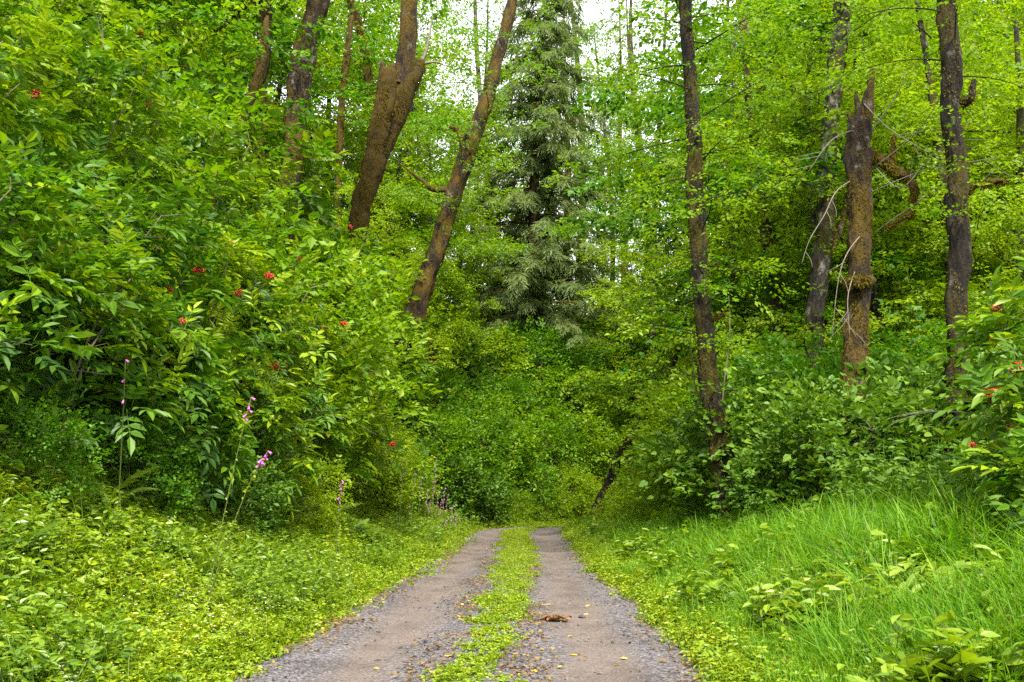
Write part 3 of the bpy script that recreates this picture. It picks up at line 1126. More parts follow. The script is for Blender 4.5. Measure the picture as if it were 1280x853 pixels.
# right hand elderberries
for x, y, h, r, ns, npart, lab in [
        (5.55, 9.6, 2.7, 1.1, 80, 170, 'elderberry shrub with red berries reaching in at the right edge of the photo'),
        (4.9, 8.3, 1.25, .8, 40, 90, 'low elderberry shrub with pale leaves at the right edge above the tall grass'),
        (6.9, 12.0, 1.5, 1.0, 60, 120, 'dark elderberry shrub in front of the rightmost tall trunk')]:
    seed += 1
    near_elder((x, y, float(height(x, y)) - .05), h, r, lab, 'elderberry shrubs on the right', ns, npart, seed, bright=-.02)

# berry clusters where the photograph shows them, each on the closest shoot
berries = [(213, 360), (231, 360), (237, 408), (220, 428), (312, 377), (299, 391), (205, 453), (300, 313), (393, 327), (405, 413), (360, 470),
           (412, 552), (490, 540), (470, 400), (472, 418), (216, 15), (230, 40), (57, 141), (187, 139), (284, 241), (3, 268), (95, 22),
           (330, 367), (440, 330), (436, 447), (448, 462), (495, 545), (513, 540), (366, 461),
           (1228, 535), (1251, 550), (1232, 580), (1157, 553), (1187, 507), (1256, 397), (1268, 480), (1275, 503), (1255, 465), (1240, 440)]
allP = np.concatenate([e[1] for e in ELDERS])
allW = np.concatenate([np.full(len(e[1]), q) for q, e in enumerate(ELDERS)])
bx, by, bd = proj(allP)
for q, (px, py) in enumerate(berries):
    cost = np.hypot(bx - px, by - py) + bd * 5
    m = int(np.argmin(cost))
    t, _, A, loc = ELDERS[allW[m]]
    d = unit(EYE - allP[m])
    p = allP[m] + d * .22 + np.array([0, 0, .10]) - loc
    obj('berry_cluster', BERRY[q % 3], t, tuple(p), (random.uniform(-.4, .4), random.uniform(-.4, .4), random.uniform(0, 6)), (random.uniform(1.1, 1.7),) * 3)


# ---- shrubs further off share a few shapes
def spray(rng, n, L, wr=.6, length=.6, shape='oval', droop=.1):
    """a flat leafy branchlet along +X"""
    sv, sf = (OVAL_V, OVAL_F) if shape == 'oval' else (RHOMB_V, RHOMB_F)
    t = rng.uniform(.1, 1, n)
    side = np.where(np.arange(n) % 2 == 0, 1., -1.)
    off = rng.uniform(0, .32, n) * length * (1.1 - t)
    pos = np.stack([t * length, side * off, -droop * length * t ** 2 + rng.normal(0, .02, n)], -1)
    a = side * rng.uniform(.3, 1.2, n)
    d = np.stack([np.cos(a), np.sin(a), rng.normal(-.15, .25, n)], -1)
    R = frames(d, unit(np.array([0, 0, 1.]) + rng.normal(0, .38, (n, 3))))
    ll = L * rng.uniform(.65, 1.25, n)
    V, F = rep(sv, sf, R, np.stack([ll, ll * wr, ll], -1), pos)
    return V, F, np.repeat(rng.uniform(.2, .8, n), len(sv))


def add_sprays(g, rng, protos_, P, D, sc, tint_sd=.16, tint_mean=0.0, up_sd=.25):
    var = rng.integers(0, len(protos_), len(P))
    up = unit(np.array([0, 0, 1.]) + rng.normal(0, up_sd, (len(P), 3)))
    R = frames(D, up)
    for v, (V0, F0, T0) in enumerate(protos_):
        m = var == v
        if m.any():
            V, F = rep(V0, F0, R[m], sc[m], P[m])
            g.add(V, F, np.clip(np.tile(T0, m.sum()) + np.repeat(rng.normal(tint_mean, tint_sd, m.sum()), len(V0)), 0, 1))


rp = np.random.default_rng(41)
SP_SMALL = [spray(rp, 16, .085, .62, .6, 'rhomb') for _ in range(4)]
SP_MED = [spray(rp, 14, .11, .62, .6, 'rhomb') for _ in range(4)]
SP_BIG = [spray(rp, 12, .15, .8, .7, 'oval') for _ in range(4)]


def bush_proto(rng, hgt, rad, n, sprays, mat, per=4, name='leafy_shrub'):
    P, A = shell_shoots(rng, n, hgt, rad, .06)
    idx = np.repeat(np.arange(n), per)
    D = rot_rand(A[idx] + np.array([0, 0, -.25]), .55, rng)
    g = Geo()
    add_sprays(g, rng, sprays, P[idx] + rng.normal(0, .08, (n * per, 3)), D, rng.uniform(.7, 1.2, n * per), .15, up_sd=.3)
    return g.mesh('foliage', [mat]), bush_stems(rng, P[:60], hgt, rad, 5).mesh('stem', [M['twig']])


def elder_proto(rng, hgt, rad, n, mat):
    P, A = shell_shoots(rng, n, hgt, rad, .06)
    pos, d, sc, idx = shoot_leaves(rng, P, A, 8)
    R = frames(d, unit(np.array([0, 0, 1.0]) + .25 * A[idx] + rng.normal(0, .28, (len(pos), 3))))
    var = rng.integers(0, 3, len(pos))
    g = Geo()
    for v in range(3):
        m = var == v
        V, F = rep(CS[v][0], CS[v][1], R[m], sc[m], pos[m])
        g.add(V, F, np.clip(np.tile(CS[v][2], m.sum()) + np.repeat(rng.normal(.05, .22, m.sum()), len(CS[v][0])), 0, 1))
    return g.mesh('foliage', [mat]), bush_stems(rng, P[:60], hgt, rad, 5).mesh('stem', [M['twig']])


BP = {
    'elder': [elder_proto(rp, 3.6, 1.6, 110, M['elder']) for _ in range(2)],
    'dark': [bush_proto(rp, 2.6, 1.5, 170, SP_BIG, M['dark']) for _ in range(2)],
    'mid': [bush_proto(rp, 2.8, 1.5, 190, SP_MED, M['maple']) for _ in range(2)],
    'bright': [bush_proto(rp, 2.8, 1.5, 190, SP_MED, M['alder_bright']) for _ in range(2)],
    'green': [bush_proto(rp, 2.8, 1.5, 190, SP_MED, M['alder']) for _ in range(2)],
}
rb = np.random.default_rng(51)


def shrub(kind, x, y, s, label, group, name='leafy_shrub', sz=1.0):
    f, st = BP[kind][int(rb.integers(0, len(BP[kind])))]
    t = thing(name, label, 'shrub', (x, y, float(height(x, y)) - .08), float(rb.uniform(0, 6.28)), group, (s, s, s * sz))
    tag(obj('foliage', f, t), kind='stuff')
    obj('stem', st, t)
    return t


# left bank further along the road, following the bend
def arc_spot(u, s):
    """u metres outside the road's left edge, s metres along it"""
    if s < YB:
        return float(xc(s)) - HW - u, s
    a = (s - YB) / RB
    if a < pi / 2:
        return CBX - (RB + HW + u) * math.cos(a), YB + (RB + HW + u) * math.sin(a)
    return CBX + (s - YB - RB * pi / 2), YB + RB + HW + u


for s in np.arange(24.5, 38, 2.0):
    for u, sc_ in ((2.5, .7), (4.4, 1.4), (6.3, 1.95)):
        x, y = arc_spot(u + rb.uniform(-.3, .3), s + rb.uniform(-.7, .7))
        shrub('elder', x, y, sc_ * rb.uniform(.85, 1.15), 'elderberry shrub in the thicket before the bend', 'elderberry shrubs before the bend', 'elderberry_shrub')
for s in np.arange(38.5, 58, 2.2):
    x, y = arc_spot(.9, s)
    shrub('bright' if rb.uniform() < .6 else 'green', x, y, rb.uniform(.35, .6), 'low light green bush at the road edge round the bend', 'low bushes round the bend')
for s in np.arange(38, 60, 1.9):
    for u, sc_, kd in ((1.5, .7, 'bright'), (3.0, 1.2, 'green'), (5.0, 1.4, 'green'), (7.4, 1.6, 'bright')):
        x, y = arc_spot(u + rb.uniform(-.4, .4), s + rb.uniform(-.7, .7))
        kd = kd if rb.uniform() < .6 else ('mid' if rb.uniform() < .7 else 'dark')
        shrub(kd, x, y, sc_ * rb.uniform(.85, 1.2), 'leafy shrub, %s the bank past the bend' % {1.5: 'lowest row of', 3.0: 'second row up', 5.0: 'third row up', 7.4: 'top row of'}[u], 'shrubs on the bank beyond the bend')
# higher on the left hill
for q in range(24):
    s = rb.uniform(14, 58)
    u = rb.uniform(7.5, 18)
    x, y = arc_spot(u, s)
    shrub(['mid', 'green', 'elder', 'bright'][int(rb.integers(0, 4))], x, y, rb.uniform(1.1, 1.8), 'leafy shrub under the trees high on the left hillside', 'shrubs high on the left hillside')
for u, y, sc_, kd, lab in [
        (2.5, 9.2, .34, 'mid', 'small broad leaved bush at the shrub line left of the tall verge herb'),
        (2.5, 11.7, .42, 'mid', 'small round leaved bush under the elderberries beside the leaning foxgloves'),
        (3.9, 9.2, .85, 'mid', 'broad leaved bush in the shade at the left edge of the photo'),
        (2.1, 14.4, .4, 'dark', 'low dark bush at the foot of the left bank halfway along the verge'),
        (1.9, 17.6, .45, 'bright', 'low yellow green bush at the foot of the left bank before the purple foxgloves'),
        (5.4, 16.4, 1.7, 'green', 'tall round leaved bush between the left elderberries below the straight maple'),
        (3.4, 20.2, 1.5, 'green', 'tall round leaved bush below the broken maple'),
        (4.0, 24.2, 1.7, 'bright', 'tall yellow green bush right of the broken maple foot'),
        (2.2, 26.5, .75, 'bright', 'yellow green bush close to the left road edge before the bend'),
        (2.2, 30.5, .75, 'green', 'green bush close to the left road edge at the start of the bend')]:
    x, y = arc_spot(u, y)
    shrub(kd, x, y, sc_, lab, None)
# right understorey
for x, y, s, kd, lab in [
        (4.6, 19.0, .95, 'dark', 'dark leafy shrub at the foot of the slender dark trunk nearest the road'),
        (5.3, 15.6, .85, 'dark', 'dark leafy shrub in front of the broken snag'),
        (6.9, 16.4, 1.0, 'dark', 'dark leafy shrub between the broken snag and the rightmost tall trunk'),
        (4.4, 15.8, .55, 'dark', 'low dark shrub beside the tall grass left of the broken snag'),
        (8.6, 15.0, .9, 'dark', 'dark leafy shrub behind the right hand elderberry'),
        (6.1, 20.0, 1.2, 'mid', 'green shrub hiding the foot of the grey crooked trunk'),
        (4.7, 25.0, .95, 'bright', 'bright yellow green shrub behind the foot of the slender dark trunk'),
        (5.6, 28.5, 1.3, 'bright', 'tall yellow green shrub behind the slender dark trunk'),
        (4.3, 31.5, .6, 'bright', 'small yellow green shrub at the inside of the bend'),
        (3.2, 29.0, .42, 'bright', 'low yellow green bush in front of the dark leaning trunk at the bend'),
        (-2.2, 62, 2.0, 'green', 'large green bush on the hill left of the cedar foot'),
        (1.2, 63, 1.8, 'bright', 'large light green bush on the hill at the cedar foot'),
        (4.4, 62, 2.0, 'green', 'large green bush on the hill just right of the cedar foot'),
        (7.4, 63, 2.1, 'bright', 'large light green bush on the hill well right of the cedar foot'),
        (8.6, 19.5, 1.3, 'mid', 'green shrub between the broken snag and the rightmost trunk further back')]:
    shrub(kd, x, y, s, lab, None)
for q in range(34):
    y = rb.uniform(21, 46)
    x = y * rb.uniform(.2, .55)
    if lateral(x, y) > -4.5:
        continue
    kd = ['bright', 'bright', 'green', 'mid'][int(rb.integers(0, 4))]
    shrub(kd, x, y, rb.uniform(.9, 1.5), 'leafy shrub on the forest floor behind the right hand trunks', 'shrubs on the forest floor to the right')


# ================================================================== TREES
def crown(rng, trunk, tr, z0, n, reach, sprays, per_m=5.0, droop=.2, el=(.0, .5), sub=3.2, sp_scale=1.0, az0=None, tint_mean=0., gap=.0):
    """limbs springing from the trunk polyline above height z0 and the leaf sprays they carry"""
    limbs, P, D = [], [], []
    zt = trunk[:, 2]
    for q in range(n):
        f = (q + rng.uniform(0, 1)) / n
        z = z0 + (zt[-1] - z0) * f * .98
        st = np.array([np.interp(z, zt, trunk[:, k]) for k in range(3)])
        rad = np.interp(z, zt, tr)
        az = q * 2.4 + rng.uniform(-.6, .6) if az0 is None else az0 + rng.normal(0, .9)
        L = reach(f) * rng.uniform(.65, 1.2)
        ln = limb_line(rng, st, az, rng.uniform(*el), L, droop)
        limbs.append((ln, np.linspace(min(rad * .4, .008 + L * .0045), .003, len(ln))))
        ns = max(2, int(L * sub))
        for k in range(ns):
            t = .22 + .78 * (k + rng.uniform(0, 1)) / ns
            b = np.array([np.interp(t * (len(ln) - 1), np.arange(len(ln)), ln[:, c]) for c in range(3)])
            sd = 1 if (k % 2) else -1
            a2 = az + sd * rng.uniform(.3, 1.2)
            l2 = L * rng.uniform(.15, .38) * (1.25 - t * .6)
            m = max(2, int(l2 * per_m))
            tt = rng.uniform(0, 1, m)
            dd = np.array([math.cos(a2), math.sin(a2), rng.uniform(-.12, .22)])
            P.append(b + np.outer(tt * l2, dd) + rng.normal(0, .10, (m, 3)))
            D.append(rot_rand(np.tile(dd + np.array([0, 0, -.12]), (m, 1)), .4, rng))
    P, D = np.concatenate(P), np.concatenate(D)
    g = Geo()
    add_sprays(g, rng, sprays, P, D, rng.uniform(.7, 1.25, len(P)) * sp_scale, .15, tint_mean)
    return limbs, g


def moss_on(rng, path, rad, n, L=.07, span=(0, 1)):
    g = Geo()
    t = rng.uniform(span[0], span[1], n) * (len(path) - 1)
    k = np.arange(len(path))
    c = np.stack([np.interp(t, k, path[:, a]) for a in range(3)], -1)
    r = np.interp(t, k, rad)
    T_ = unit(np.gradient(path, axis=0))
    tg = np.stack([np.interp(t, k, T_[:, a]) for a in range(3)], -1)
    o = rng.normal(0, 1, (n, 3))
    o = unit(o - tg * np.sum(o * tg, 1, keepdims=True))
    pat = np.sin(t * 1.1 + o[:, 0] * 2) + np.sin(t * .5 + o[:, 1] * 3 + 1) + np.sin(t * 3.1 + 4 * o[:, 0]) * .5 > -.1
    c, r, o = c[pat], r[pat], o[pat]
    d = unit(o * .7 + np.array([0, 0, -.75]) + rng.normal(0, .3, o.shape))
    m = len(c)
    ll = .75 * L * rng.uniform(.4, 1.5, m)
    V, F = rep(RHOMB_V, RHOMB_F, frames(d, o + rng.normal(0, .3, o.shape)), np.stack([ll, ll * .3, ll], -1), c + o * (r * 1.0)[:, None])
    g.add(V, F, np.repeat(rng.uniform(.1, .9, m), 4))
    return g


def trunk_obj(t, path, rad, mat, ring=16, lump=.16, seed=0, name='trunk'):
    m = len(path)
    k = np.linspace(0, m - 1, 120)
    path = np.stack([np.interp(k, np.arange(m), path[:, a]) for a in range(3)], -1)
    rad = np.interp(k, np.arange(m), rad)
    rg = np.random.default_rng(seed + 900)
    V, F = tube(path, rad, 26, lump, seed)
    # ridges and hollows of the bark
    nv = 120 * 26
    th = np.tile(np.arange(26), 120) * (2 * pi / 26)
    hh = np.repeat(np.arange(120), 26) * .5
    f = sum(np.sin(a * th + b * hh + p) * c for a, b, p, c in zip(rg.integers(3, 10, 9), rg.uniform(-1.2, 1.2, 9), rg.uniform(0, 6, 9), rg.uniform(.012, .03, 9)))
    ctr = np.repeat(path, 26, axis=0)
    V[:nv] = ctr + (V[:nv] - ctr) * (1 + f)[:, None]
    g = Geo()
    g.add(V, F, .5, 0, True)
    return obj(name, g.mesh(name, [mat]), t)


def px_trunk(pts, Y, wpx, top=None, n=40, flare=1.15):
    """trunk polyline through photograph pixels at distance Y, carried down to the ground and up to height top"""
    P = [at(px, py, Y + dy) for px, py, dy in [(p + (0,))[:3] for p in pts]]
    W = [.84 * w_ * Y / FPX / 2 for w_ in wpx]
    lo, nxt = P[0], P[min(1, len(P) - 1)]
    lean = (nxt - lo) / max(nxt[2] - lo[2], .1)
    b = lo.copy()
    for _ in range(6):
        gz = float(height(b[0], b[1])) - .25
        b = lo + lean * .6 * (gz - lo[2])
    if lo[2] - b[2] > .3:
        P.insert(0, b)
        W.insert(0, W[0] * flare)
    if top and top > P[-1][2]:
        l2 = (P[-1] - P[-2]) / max(P[-1][2] - P[-2][2], .1)
        P.append(P[-1] + l2 * .8 * (top - P[-1][2]))
        W.append(W[-1] * .35)
    # even spacing by length
    P, W = np.array(P), np.array(W)
    s = np.concatenate([[0], np.cumsum(np.linalg.norm(np.diff(P, axis=0), axis=1))])
    fine = smooth_path(P, 160)
    sf = np.concatenate([[0], np.cumsum(np.linalg.norm(np.diff(fine, axis=0), axis=1))])
    q = np.linspace(0, sf[-1], n)
    path = np.stack([np.interp(q, sf, fine[:, a]) for a in range(3)], -1)
    return path, np.interp(q / sf[-1], s / s[-1], W)


def sprouts(rng, t, path, rad, n, leaf):
    """leafy shoots growing straight out of the trunk, in bunches"""
    nb = max(3, n // 5)
    f = np.repeat(rng.uniform(.12, .95, nb), 5) + rng.normal(0, .008, nb * 5)
    a = np.repeat(rng.uniform(0, 6.28, nb), 5) + rng.normal(0, .5, nb * 5)
    k = np.clip(f, 0, 1) * (len(path) - 1)
    ix = np.arange(len(path))
    c = np.stack([np.interp(k, ix, path[:, q]) for q in range(3)], -1)
    r = np.interp(k, ix, rad)
    o = np.stack([np.cos(a), np.sin(a), 0 * a], -1)
    g = Geo()
    add_sprays(g, rng, SP_SMALL, c + o * r[:, None] * .9, unit(o + rng.normal(0, .3, o.shape) + [0, 0, .25]), rng.uniform(.6, 1.2, len(a)))
    tag(obj('trunk_shoots', g.mesh('trunk_shoots', [leaf]), t), kind='stuff')


def near_tree(name, label, pts, Y, wpx, top, mat, leaf, seed, z0, nl, reach, moss=900, sprays=None, cat='tree', dens=5.0, lump=.16, mossL=.06, el=(.0, .5), tint_mean=0, sp_scale=1.0, sprout=0):
    rng = np.random.default_rng(seed)
    path, rad = px_trunk(pts, Y, wpx, top)
    base = path[0].copy()
    t = thing(name, label, cat, tuple(base))
    path = path - base
    trunk_obj(t, path, rad, mat, 18, lump, seed)
    if moss:
        tag(obj('moss', moss_on(rng, path, rad, moss * 4, mossL).mesh('moss', [M['moss']]), t), kind='stuff')
    if nl:
        limbs, g = crown(rng, path, rad, z0 - base[2], nl, reach, sprays or SP_SMALL, dens, el=el, tint_mean=tint_mean, sp_scale=sp_scale)
        tag(obj('crown', g.mesh('crown', [leaf]), t), kind='stuff')
        for ln, lr in limbs:
            V, F = tube(ln, lr, 6, .1, seed)
            gg = Geo()
            gg.add(V, F, .5, 0, True)
            obj('limb', gg.mesh('limb', [mat]), t)
    if sprout:
        sprouts(rng, t, path, rad, sprout, leaf)
    return t, path + base, rad, base


def add_limb(t, base, pix, Y, wpx, mat, moss=0, name='limb', label=None, seed=1, mossL=.07, ring=7, lump=.14):
    P = np.array([at(px, py, Y + (q[0] if q else 0)) for px, py, *q in pix]) - base
    n = max(8, len(P) * 4)
    path = smooth_path(P, n)
    rad = np.interp(np.linspace(0, 1, n), np.linspace(0, 1, len(wpx)), [w_ * Y / FPX / 2 for w_ in wpx])
    V, F = tube(path, rad, ring, lump, seed)
    g = Geo()
    g.add(V, F, .5, 0, True)
    if moss:
        gm = moss_on(np.random.default_rng(seed), path, rad, moss * 3, mossL)
        Vm, Fm, Tm = geo_arrays(gm)
        g.add(Vm, Fm, Tm, 1)
    o = obj(name, g.mesh(name, [mat, M['moss']]), t)
    if label:
        o['label'] = label
    return o


r_mid = lambda a, b: (lambda f: a + (b - a) * f)
TOP = 17.0
# left trunks
t, p, r, b = near_tree('maple_tree', 'straight mossy maple trunk rising behind the left elderberries', [(364, 215), (369, 150), (375, 95), (387, 45), (398, 0)], 23, [30, 32, 34, 33, 33], TOP + 3, M['bark_brown'], M['maple'], 1, 13.5, 12, r_mid(3.5, 2.5), 1900, SP_BIG, sprout=60)
t, p, r, b = near_tree('broken_maple', 'broken mossy maple with a thick snapped stem and a paler live stem', [(440, 320), (452, 262), (466, 205), (478, 150), (487, 88)], 29, [25, 29, 32, 34, 27], None, M['bark_moss'], M['maple'], 2, 99, 0, None, 3200, lump=.16, mossL=.09)
for sp_, wd in (([(480, 100), (478, 82), (476, 76)], [14, 9, 3]), ([(489, 98), (491, 84), (493, 79)], [15, 10, 4]), ([(497, 104), (499, 92), (500, 86)], [10, 7, 3])):
    add_limb(t, b, sp_, 29, wd, M['bark_brown'], 0, 'splinter', lump=.25)
add_limb(t, b, [(468, 225, .2), (484, 165, .3), (502, 110, .3), (508, 60, .2), (513, 0, 0), (524, -90, 0), (530, -180, 0)], 29, [18, 30, 29, 24, 21, 17, 9], M['bark_brown'], 1100, 'live_stem', 'pale bark live stem rising out of the mossy wood', 3, .07, 12)
add_limb(t, b, [(484, 190, .25), (497, 150, .2), (510, 114, .05), (521, 92, 0), (526, 76, 0)], 29, [10, 20, 21, 18, 13], M['bark_moss'], 700, 'snapped_limb', None, 4, .08, 10)
add_limb(t, b, [(524, 85, 0), (533, 62, 0), (541, 20, .1)], 29, [5, 4, 1.5], M['dead_twig'], 0, 'splinter')
add_limb(t, b, [(527, 80, 0), (545, 78, 0), (560, 84, .1)], 29, [4, 3, 1], M['dead_twig'], 0, 'splinter')
t, p, r, b = near_tree('alder_tree', 'leaning alder trunk crossing from the left bank towards the middle', [(508, 415), (530, 360), (550, 300), (571, 232), (588, 178), (607, 130), (624, 65), (641, 0)], 38, [32, 30, 26, 24, 25, 21, 20, 18], 22, M['bark_brown'], M['alder'], 5, 10.5, 20, r_mid(3.4, 2.6), 1300, SP_MED, sprout=150)
add_limb(t, b, [(562, 238), (540, 236), (530, 228), (500, 205)], 38, [9, 7, 5, 2], M['bark_moss'], 200, seed=6)
add_limb(t, b, [(580, 182), (575, 165), (562, 158)], 38, [14, 10, 3], M['bark_moss'], 150, 'stub', seed=7)
near_tree('mossy_sapling', 'small leaning mossy trunk left of the straight mossy maple', [(292, 180), (305, 145), (318, 110), (328, 75), (333, 30)], 21, [13, 15, 17, 15, 10], 12, M['bark_moss'], M['maple'], 8, 8.5, 9, r_mid(2.5, 1.5), 900, SP_BIG)
near_tree('mossy_sapling', 'thin moss hung trunk between the straight maple and the broken maple', [(425, 180), (427, 130), (432, 85), (440, 20)], 42, [9, 9, 10, 7], 18, M['bark_moss'], M['maple'], 9, 17, 9, r_mid(2.5, 1.5), 700, SP_BIG, mossL=.12)
t, p, r, b = near_tree('maple_tree', 'dark maple limbs hung with moss at the top edge left of the broken maple', [(470, 190), (462, 110), (455, 60), (445, 20), (437, 0)], 45, [10, 12, 14, 12, 12], 26, M['bark_moss'], M['maple'], 10, 18, 14, r_mid(3.5, 2.5), 1200, SP_BIG, mossL=.13)
near_tree('dead_pole', 'thin pale dead stem standing among the leaves of the upper left forest', [(244, 130), (240, 105), (233, 65), (228, 20)], 27, [4, 3.5, 3, 2], None, M['dead_twig'], None, 12, 0, 0, None, 0, cat='dead tree', lump=.05)
t, p, r, b = near_tree('maple_tree', 'dark maple out of view whose mossy bough hangs over the upper left forest', [(330, 60), (332, 0), (334, -60)], 24, [18, 18, 16], 18, M['bark_brown'], M['maple'], 13, 14, 12, r_mid(3, 3), 500, SP_BIG)
add_limb(t, b, [(330, -10), (305, 8, -.3), (285, 26, -.5), (262, 36, -.8), (240, 46, -1), (212, 58, -1.2)], 24, [12, 9, 7, 5, 4, 2], M['bark_dark'], 500, seed=14, mossL=.12)
near_tree('mossy_stub', 'short mossy stub standing in the thicket left of the cedar', [(541, 470), (540, 445), (538, 420)], 42, [9, 9, 8], None, M['bark_moss'], None, 15, 0, 0, None, 300, cat='stump')
# right trunks
t, p, r, b = near_tree('alder_tree', 'slender dark alder trunk nearest the right road edge', [(910, 620), (897, 545), (888, 480), (880, 415), (874, 330), (870, 250), (866, 150), (860, 60), (856, 0)], 18, [36, 31, 29, 27, 25, 25, 21, 20, 19], TOP, M['bark_dark'], M['alder'], 21, 3.0, 44, r_mid(1.7, 2.4), 1500, SP_SMALL, dens=9.0, sprout=170)
add_limb(t, b, [(876, 400), (893, 398, -.1), (905, 392, -.2)], 18, [9, 8, 4], M['bark_moss'], 160, 'stub', seed=22)
add_limb(t, b, [(903, 600), (876, 520, .3), (866, 460, .4), (862, 400, .5)], 18, [2.2, 2, 1.5, .6], M['twig'], 0, 'sucker')
add_limb(t, b, [(900, 545), (905, 480, -.2), (912, 420, -.2), (911, 370, -.2)], 18, [2.2, 2, 1.5, .6], M['twig'], 0, 'sucker')
t, p, r, b = near_tree('alder_tree', 'crooked grey alder trunk just left of the broken snag', [(1014, 470), (1018, 400), (1026, 335), (1033, 280), (1033, 220), (1040, 130), (1048, 60), (1053, 0)], 22, [26, 25, 30, 26, 24, 25, 24, 22], TOP, M['bark_grey'], M['alder'], 23, 7.5, 26, r_mid(2.0, 2.6), 900, SP_SMALL, dens=7.5, sprout=130)
add_limb(t, b, [(1030, 325), (1043, 305, -.1), (1052, 280, -.1), (1060, 240, .1)], 22, [12, 9, 8, 4], M['bark_brown'], 160, seed=24)
t, p, r, b = near_tree('alder_tree', 'tall dark alder trunk furthest right', [(1194, 515), (1196, 440), (1197, 370), (1199, 290), (1195, 210), (1189, 130), (1188, 60), (1183, 0)], 15.5, [36, 32, 29, 28, 29, 31, 28, 26], TOP, M['bark_dark'], M['alder'], 25, 8.0, 26, r_mid(1.6, 2.6), 1800, SP_SMALL, dens=8, lump=.2, sprout=130)
add_limb(t, b, [(1203, 240), (1222, 232, -.1), (1245, 226, -.2), (1262, 228, -.3)], 15.5, [11, 9, 7, 3], M['bark_moss'], 420, seed=26)
add_limb(t, b, [(1200, 130), (1214, 122, -.1), (1217, 100, -.1)], 15.5, [14, 11, 6], M['bark_dark'], 120, 'stub', seed=27)
# the broken snag
rng = np.random.default_rng(28)
path, rad = px_trunk([(1066, 560), (1068, 480), (1071, 400), (1074, 330), (1074, 260), (1073, 200), (1074, 150)], 17, [42, 37, 34, 35, 36, 37, 31], None)
base = path[0].copy()
t = thing('snag', 'broken snag with a jagged splintered top in front of the grey trunk', 'dead tree', tuple(base))
trunk_obj(t, path - base, rad, M['bark_brown'], 18, .15, 28)
tag(obj('moss', moss_on(rng, path - base, rad, 7000, .06).mesh('moss', [M['moss']]), t), kind='stuff')
for pts, wd in (([(1083, 165), (1088, 120), (1090, 86)], [15, 11, 5]), ([(1072, 160), (1072, 135), (1070, 118)], [15, 10, 4]), ([(1064, 165), (1062, 148), (1060, 138)], [9, 6, 2]), ([(1079, 150), (1080, 128), (1083, 112)], [10, 7, 3])):
    add_limb(t, base, [(a, b_, .05) for a, b_ in pts], 17, wd, M['bark_brown'], 0, 'splinter', lump=.25)
add_limb(t, base, [(1085, 192), (1103, 202, -.1), (1121, 216, -.2), (1135, 222, -.2), (1142, 238, -.3), (1141, 262, -.3), (1128, 274, -.3), (1108, 284, -.2)], 17, [14, 15, 14, 11, 10, 8, 5, 3], M['bark_moss'], 1100, 'limb', 'golden moss covered limb bending down at its end', 29, .075, 9)
add_limb(t, base, [(1114, 205, -.1), (1116, 185, -.1), (1118, 168, -.1)], 17, [8, 7, 3], M['bark_moss'], 200, 'limb', None, 30)
add_limb(t, base, [(1058, 355), (1072, 352, -.25), (1090, 352, -.1)], 17, [14, 18, 14], M['bark_moss'], 500, 'moss_pad', None, 31, .08)
dead = [[(1080, 130), (1110, 160, -.6), (1150, 185, -1.0), (1180, 200, -1.2)], [(1085, 215), (1130, 180, -.5), (1165, 140, -.9), (1190, 80, -1.2)],
        [(1090, 240), (1150, 215, -.6), (1200, 205, -1), (1260, 195, -1.3)], [(1065, 225), (1045, 240, -.5), (1030, 270, -.8), (1012, 300, -1.0), (1002, 330, -1.1)],
        [(1080, 290), (1060, 315, -.7), (1048, 350, -.9), (1040, 420, -1)], [(1085, 170), (1120, 120, -.4), (1140, 80, -.7)],
        [(1090, 205), (1125, 235, -.6), (1160, 200, -.9), (1215, 150, -1.3)], [(1072, 330), (1060, 370, -.6), (1062, 420, -.8)],
        [(1075, 160), (1040, 175, -.4), (1010, 215, -.7)], [(1095, 290), (1130, 265, -.5), (1180, 235, -1.0), (1240, 240, -1.3)]]
for q, dl in enumerate(dead):
    add_limb(t, base, dl, 17, [1.7, 1.3, .9, .5], M['dead_twig'], 0, 'dead_twig', seed=q, ring=5, lump=.05)
    for (ax, ay, *_), (bx_, by_, *_), k in ((dl[1], dl[2], .35), (dl[1], dl[2], .8), (dl[-2], dl[-1], .5)):
        mx_, my_ = ax + (bx_ - ax) * k, ay + (by_ - ay) * k
        sg = random.choice((-1, 1))
        ex, ey = mx_ + (bx_ - ax) * .5 - sg * (by_ - ay) * .45, my_ + (by_ - ay) * .5 + sg * (bx_ - ax) * .45
        add_limb(t, base, [(mx_, my_, -.7), ((mx_ + ex) / 2 + 2, (my_ + ey) / 2, -.75), (ex, ey, -.85)], 17, [.9, .6, .3], M['dead_twig'], 0, 'dead_twig', seed=q, ring=4, lump=.03)
# leaning pinkish trunk and mossy bough behind
near_tree('alder_tree', 'pinkish mossy trunk leaning left behind the slender dark alder', [(978, 215), (972, 185), (965, 150), (952, 112), (943, 75), (933, 35), (924, 0)], 30, [12, 13, 13, 14, 13, 12, 11], 18, M['bark_pink'], M['alder_bright'], 33, 10, 14, r_mid(3.2, 2.4), 500, SP_MED)
near_tree('alder_tree', 'golden mossy bough rising to the left behind the crooked grey trunk', [(1024, 180), (1012, 150), (1000, 125), (988, 105), (972, 84)], 28, [11, 11, 10, 10, 7], None, M['bark_moss'], M['alder_bright'], 34, 99, 0, None, 700, mossL=.1)
near_tree('leaning_trunk', 'dark mossy trunk leaning right at the inside of the bend', [(764, 598), (775, 572), (790, 548), (806, 520), (822, 490), (840, 455), (852, 420)], 33, [15, 15, 14, 13, 12, 10, 8], 9, M['bark_dark'], M['alder_bright'], 35, 5, 6, r_mid(2.6, 2.0), 500, SP_MED)


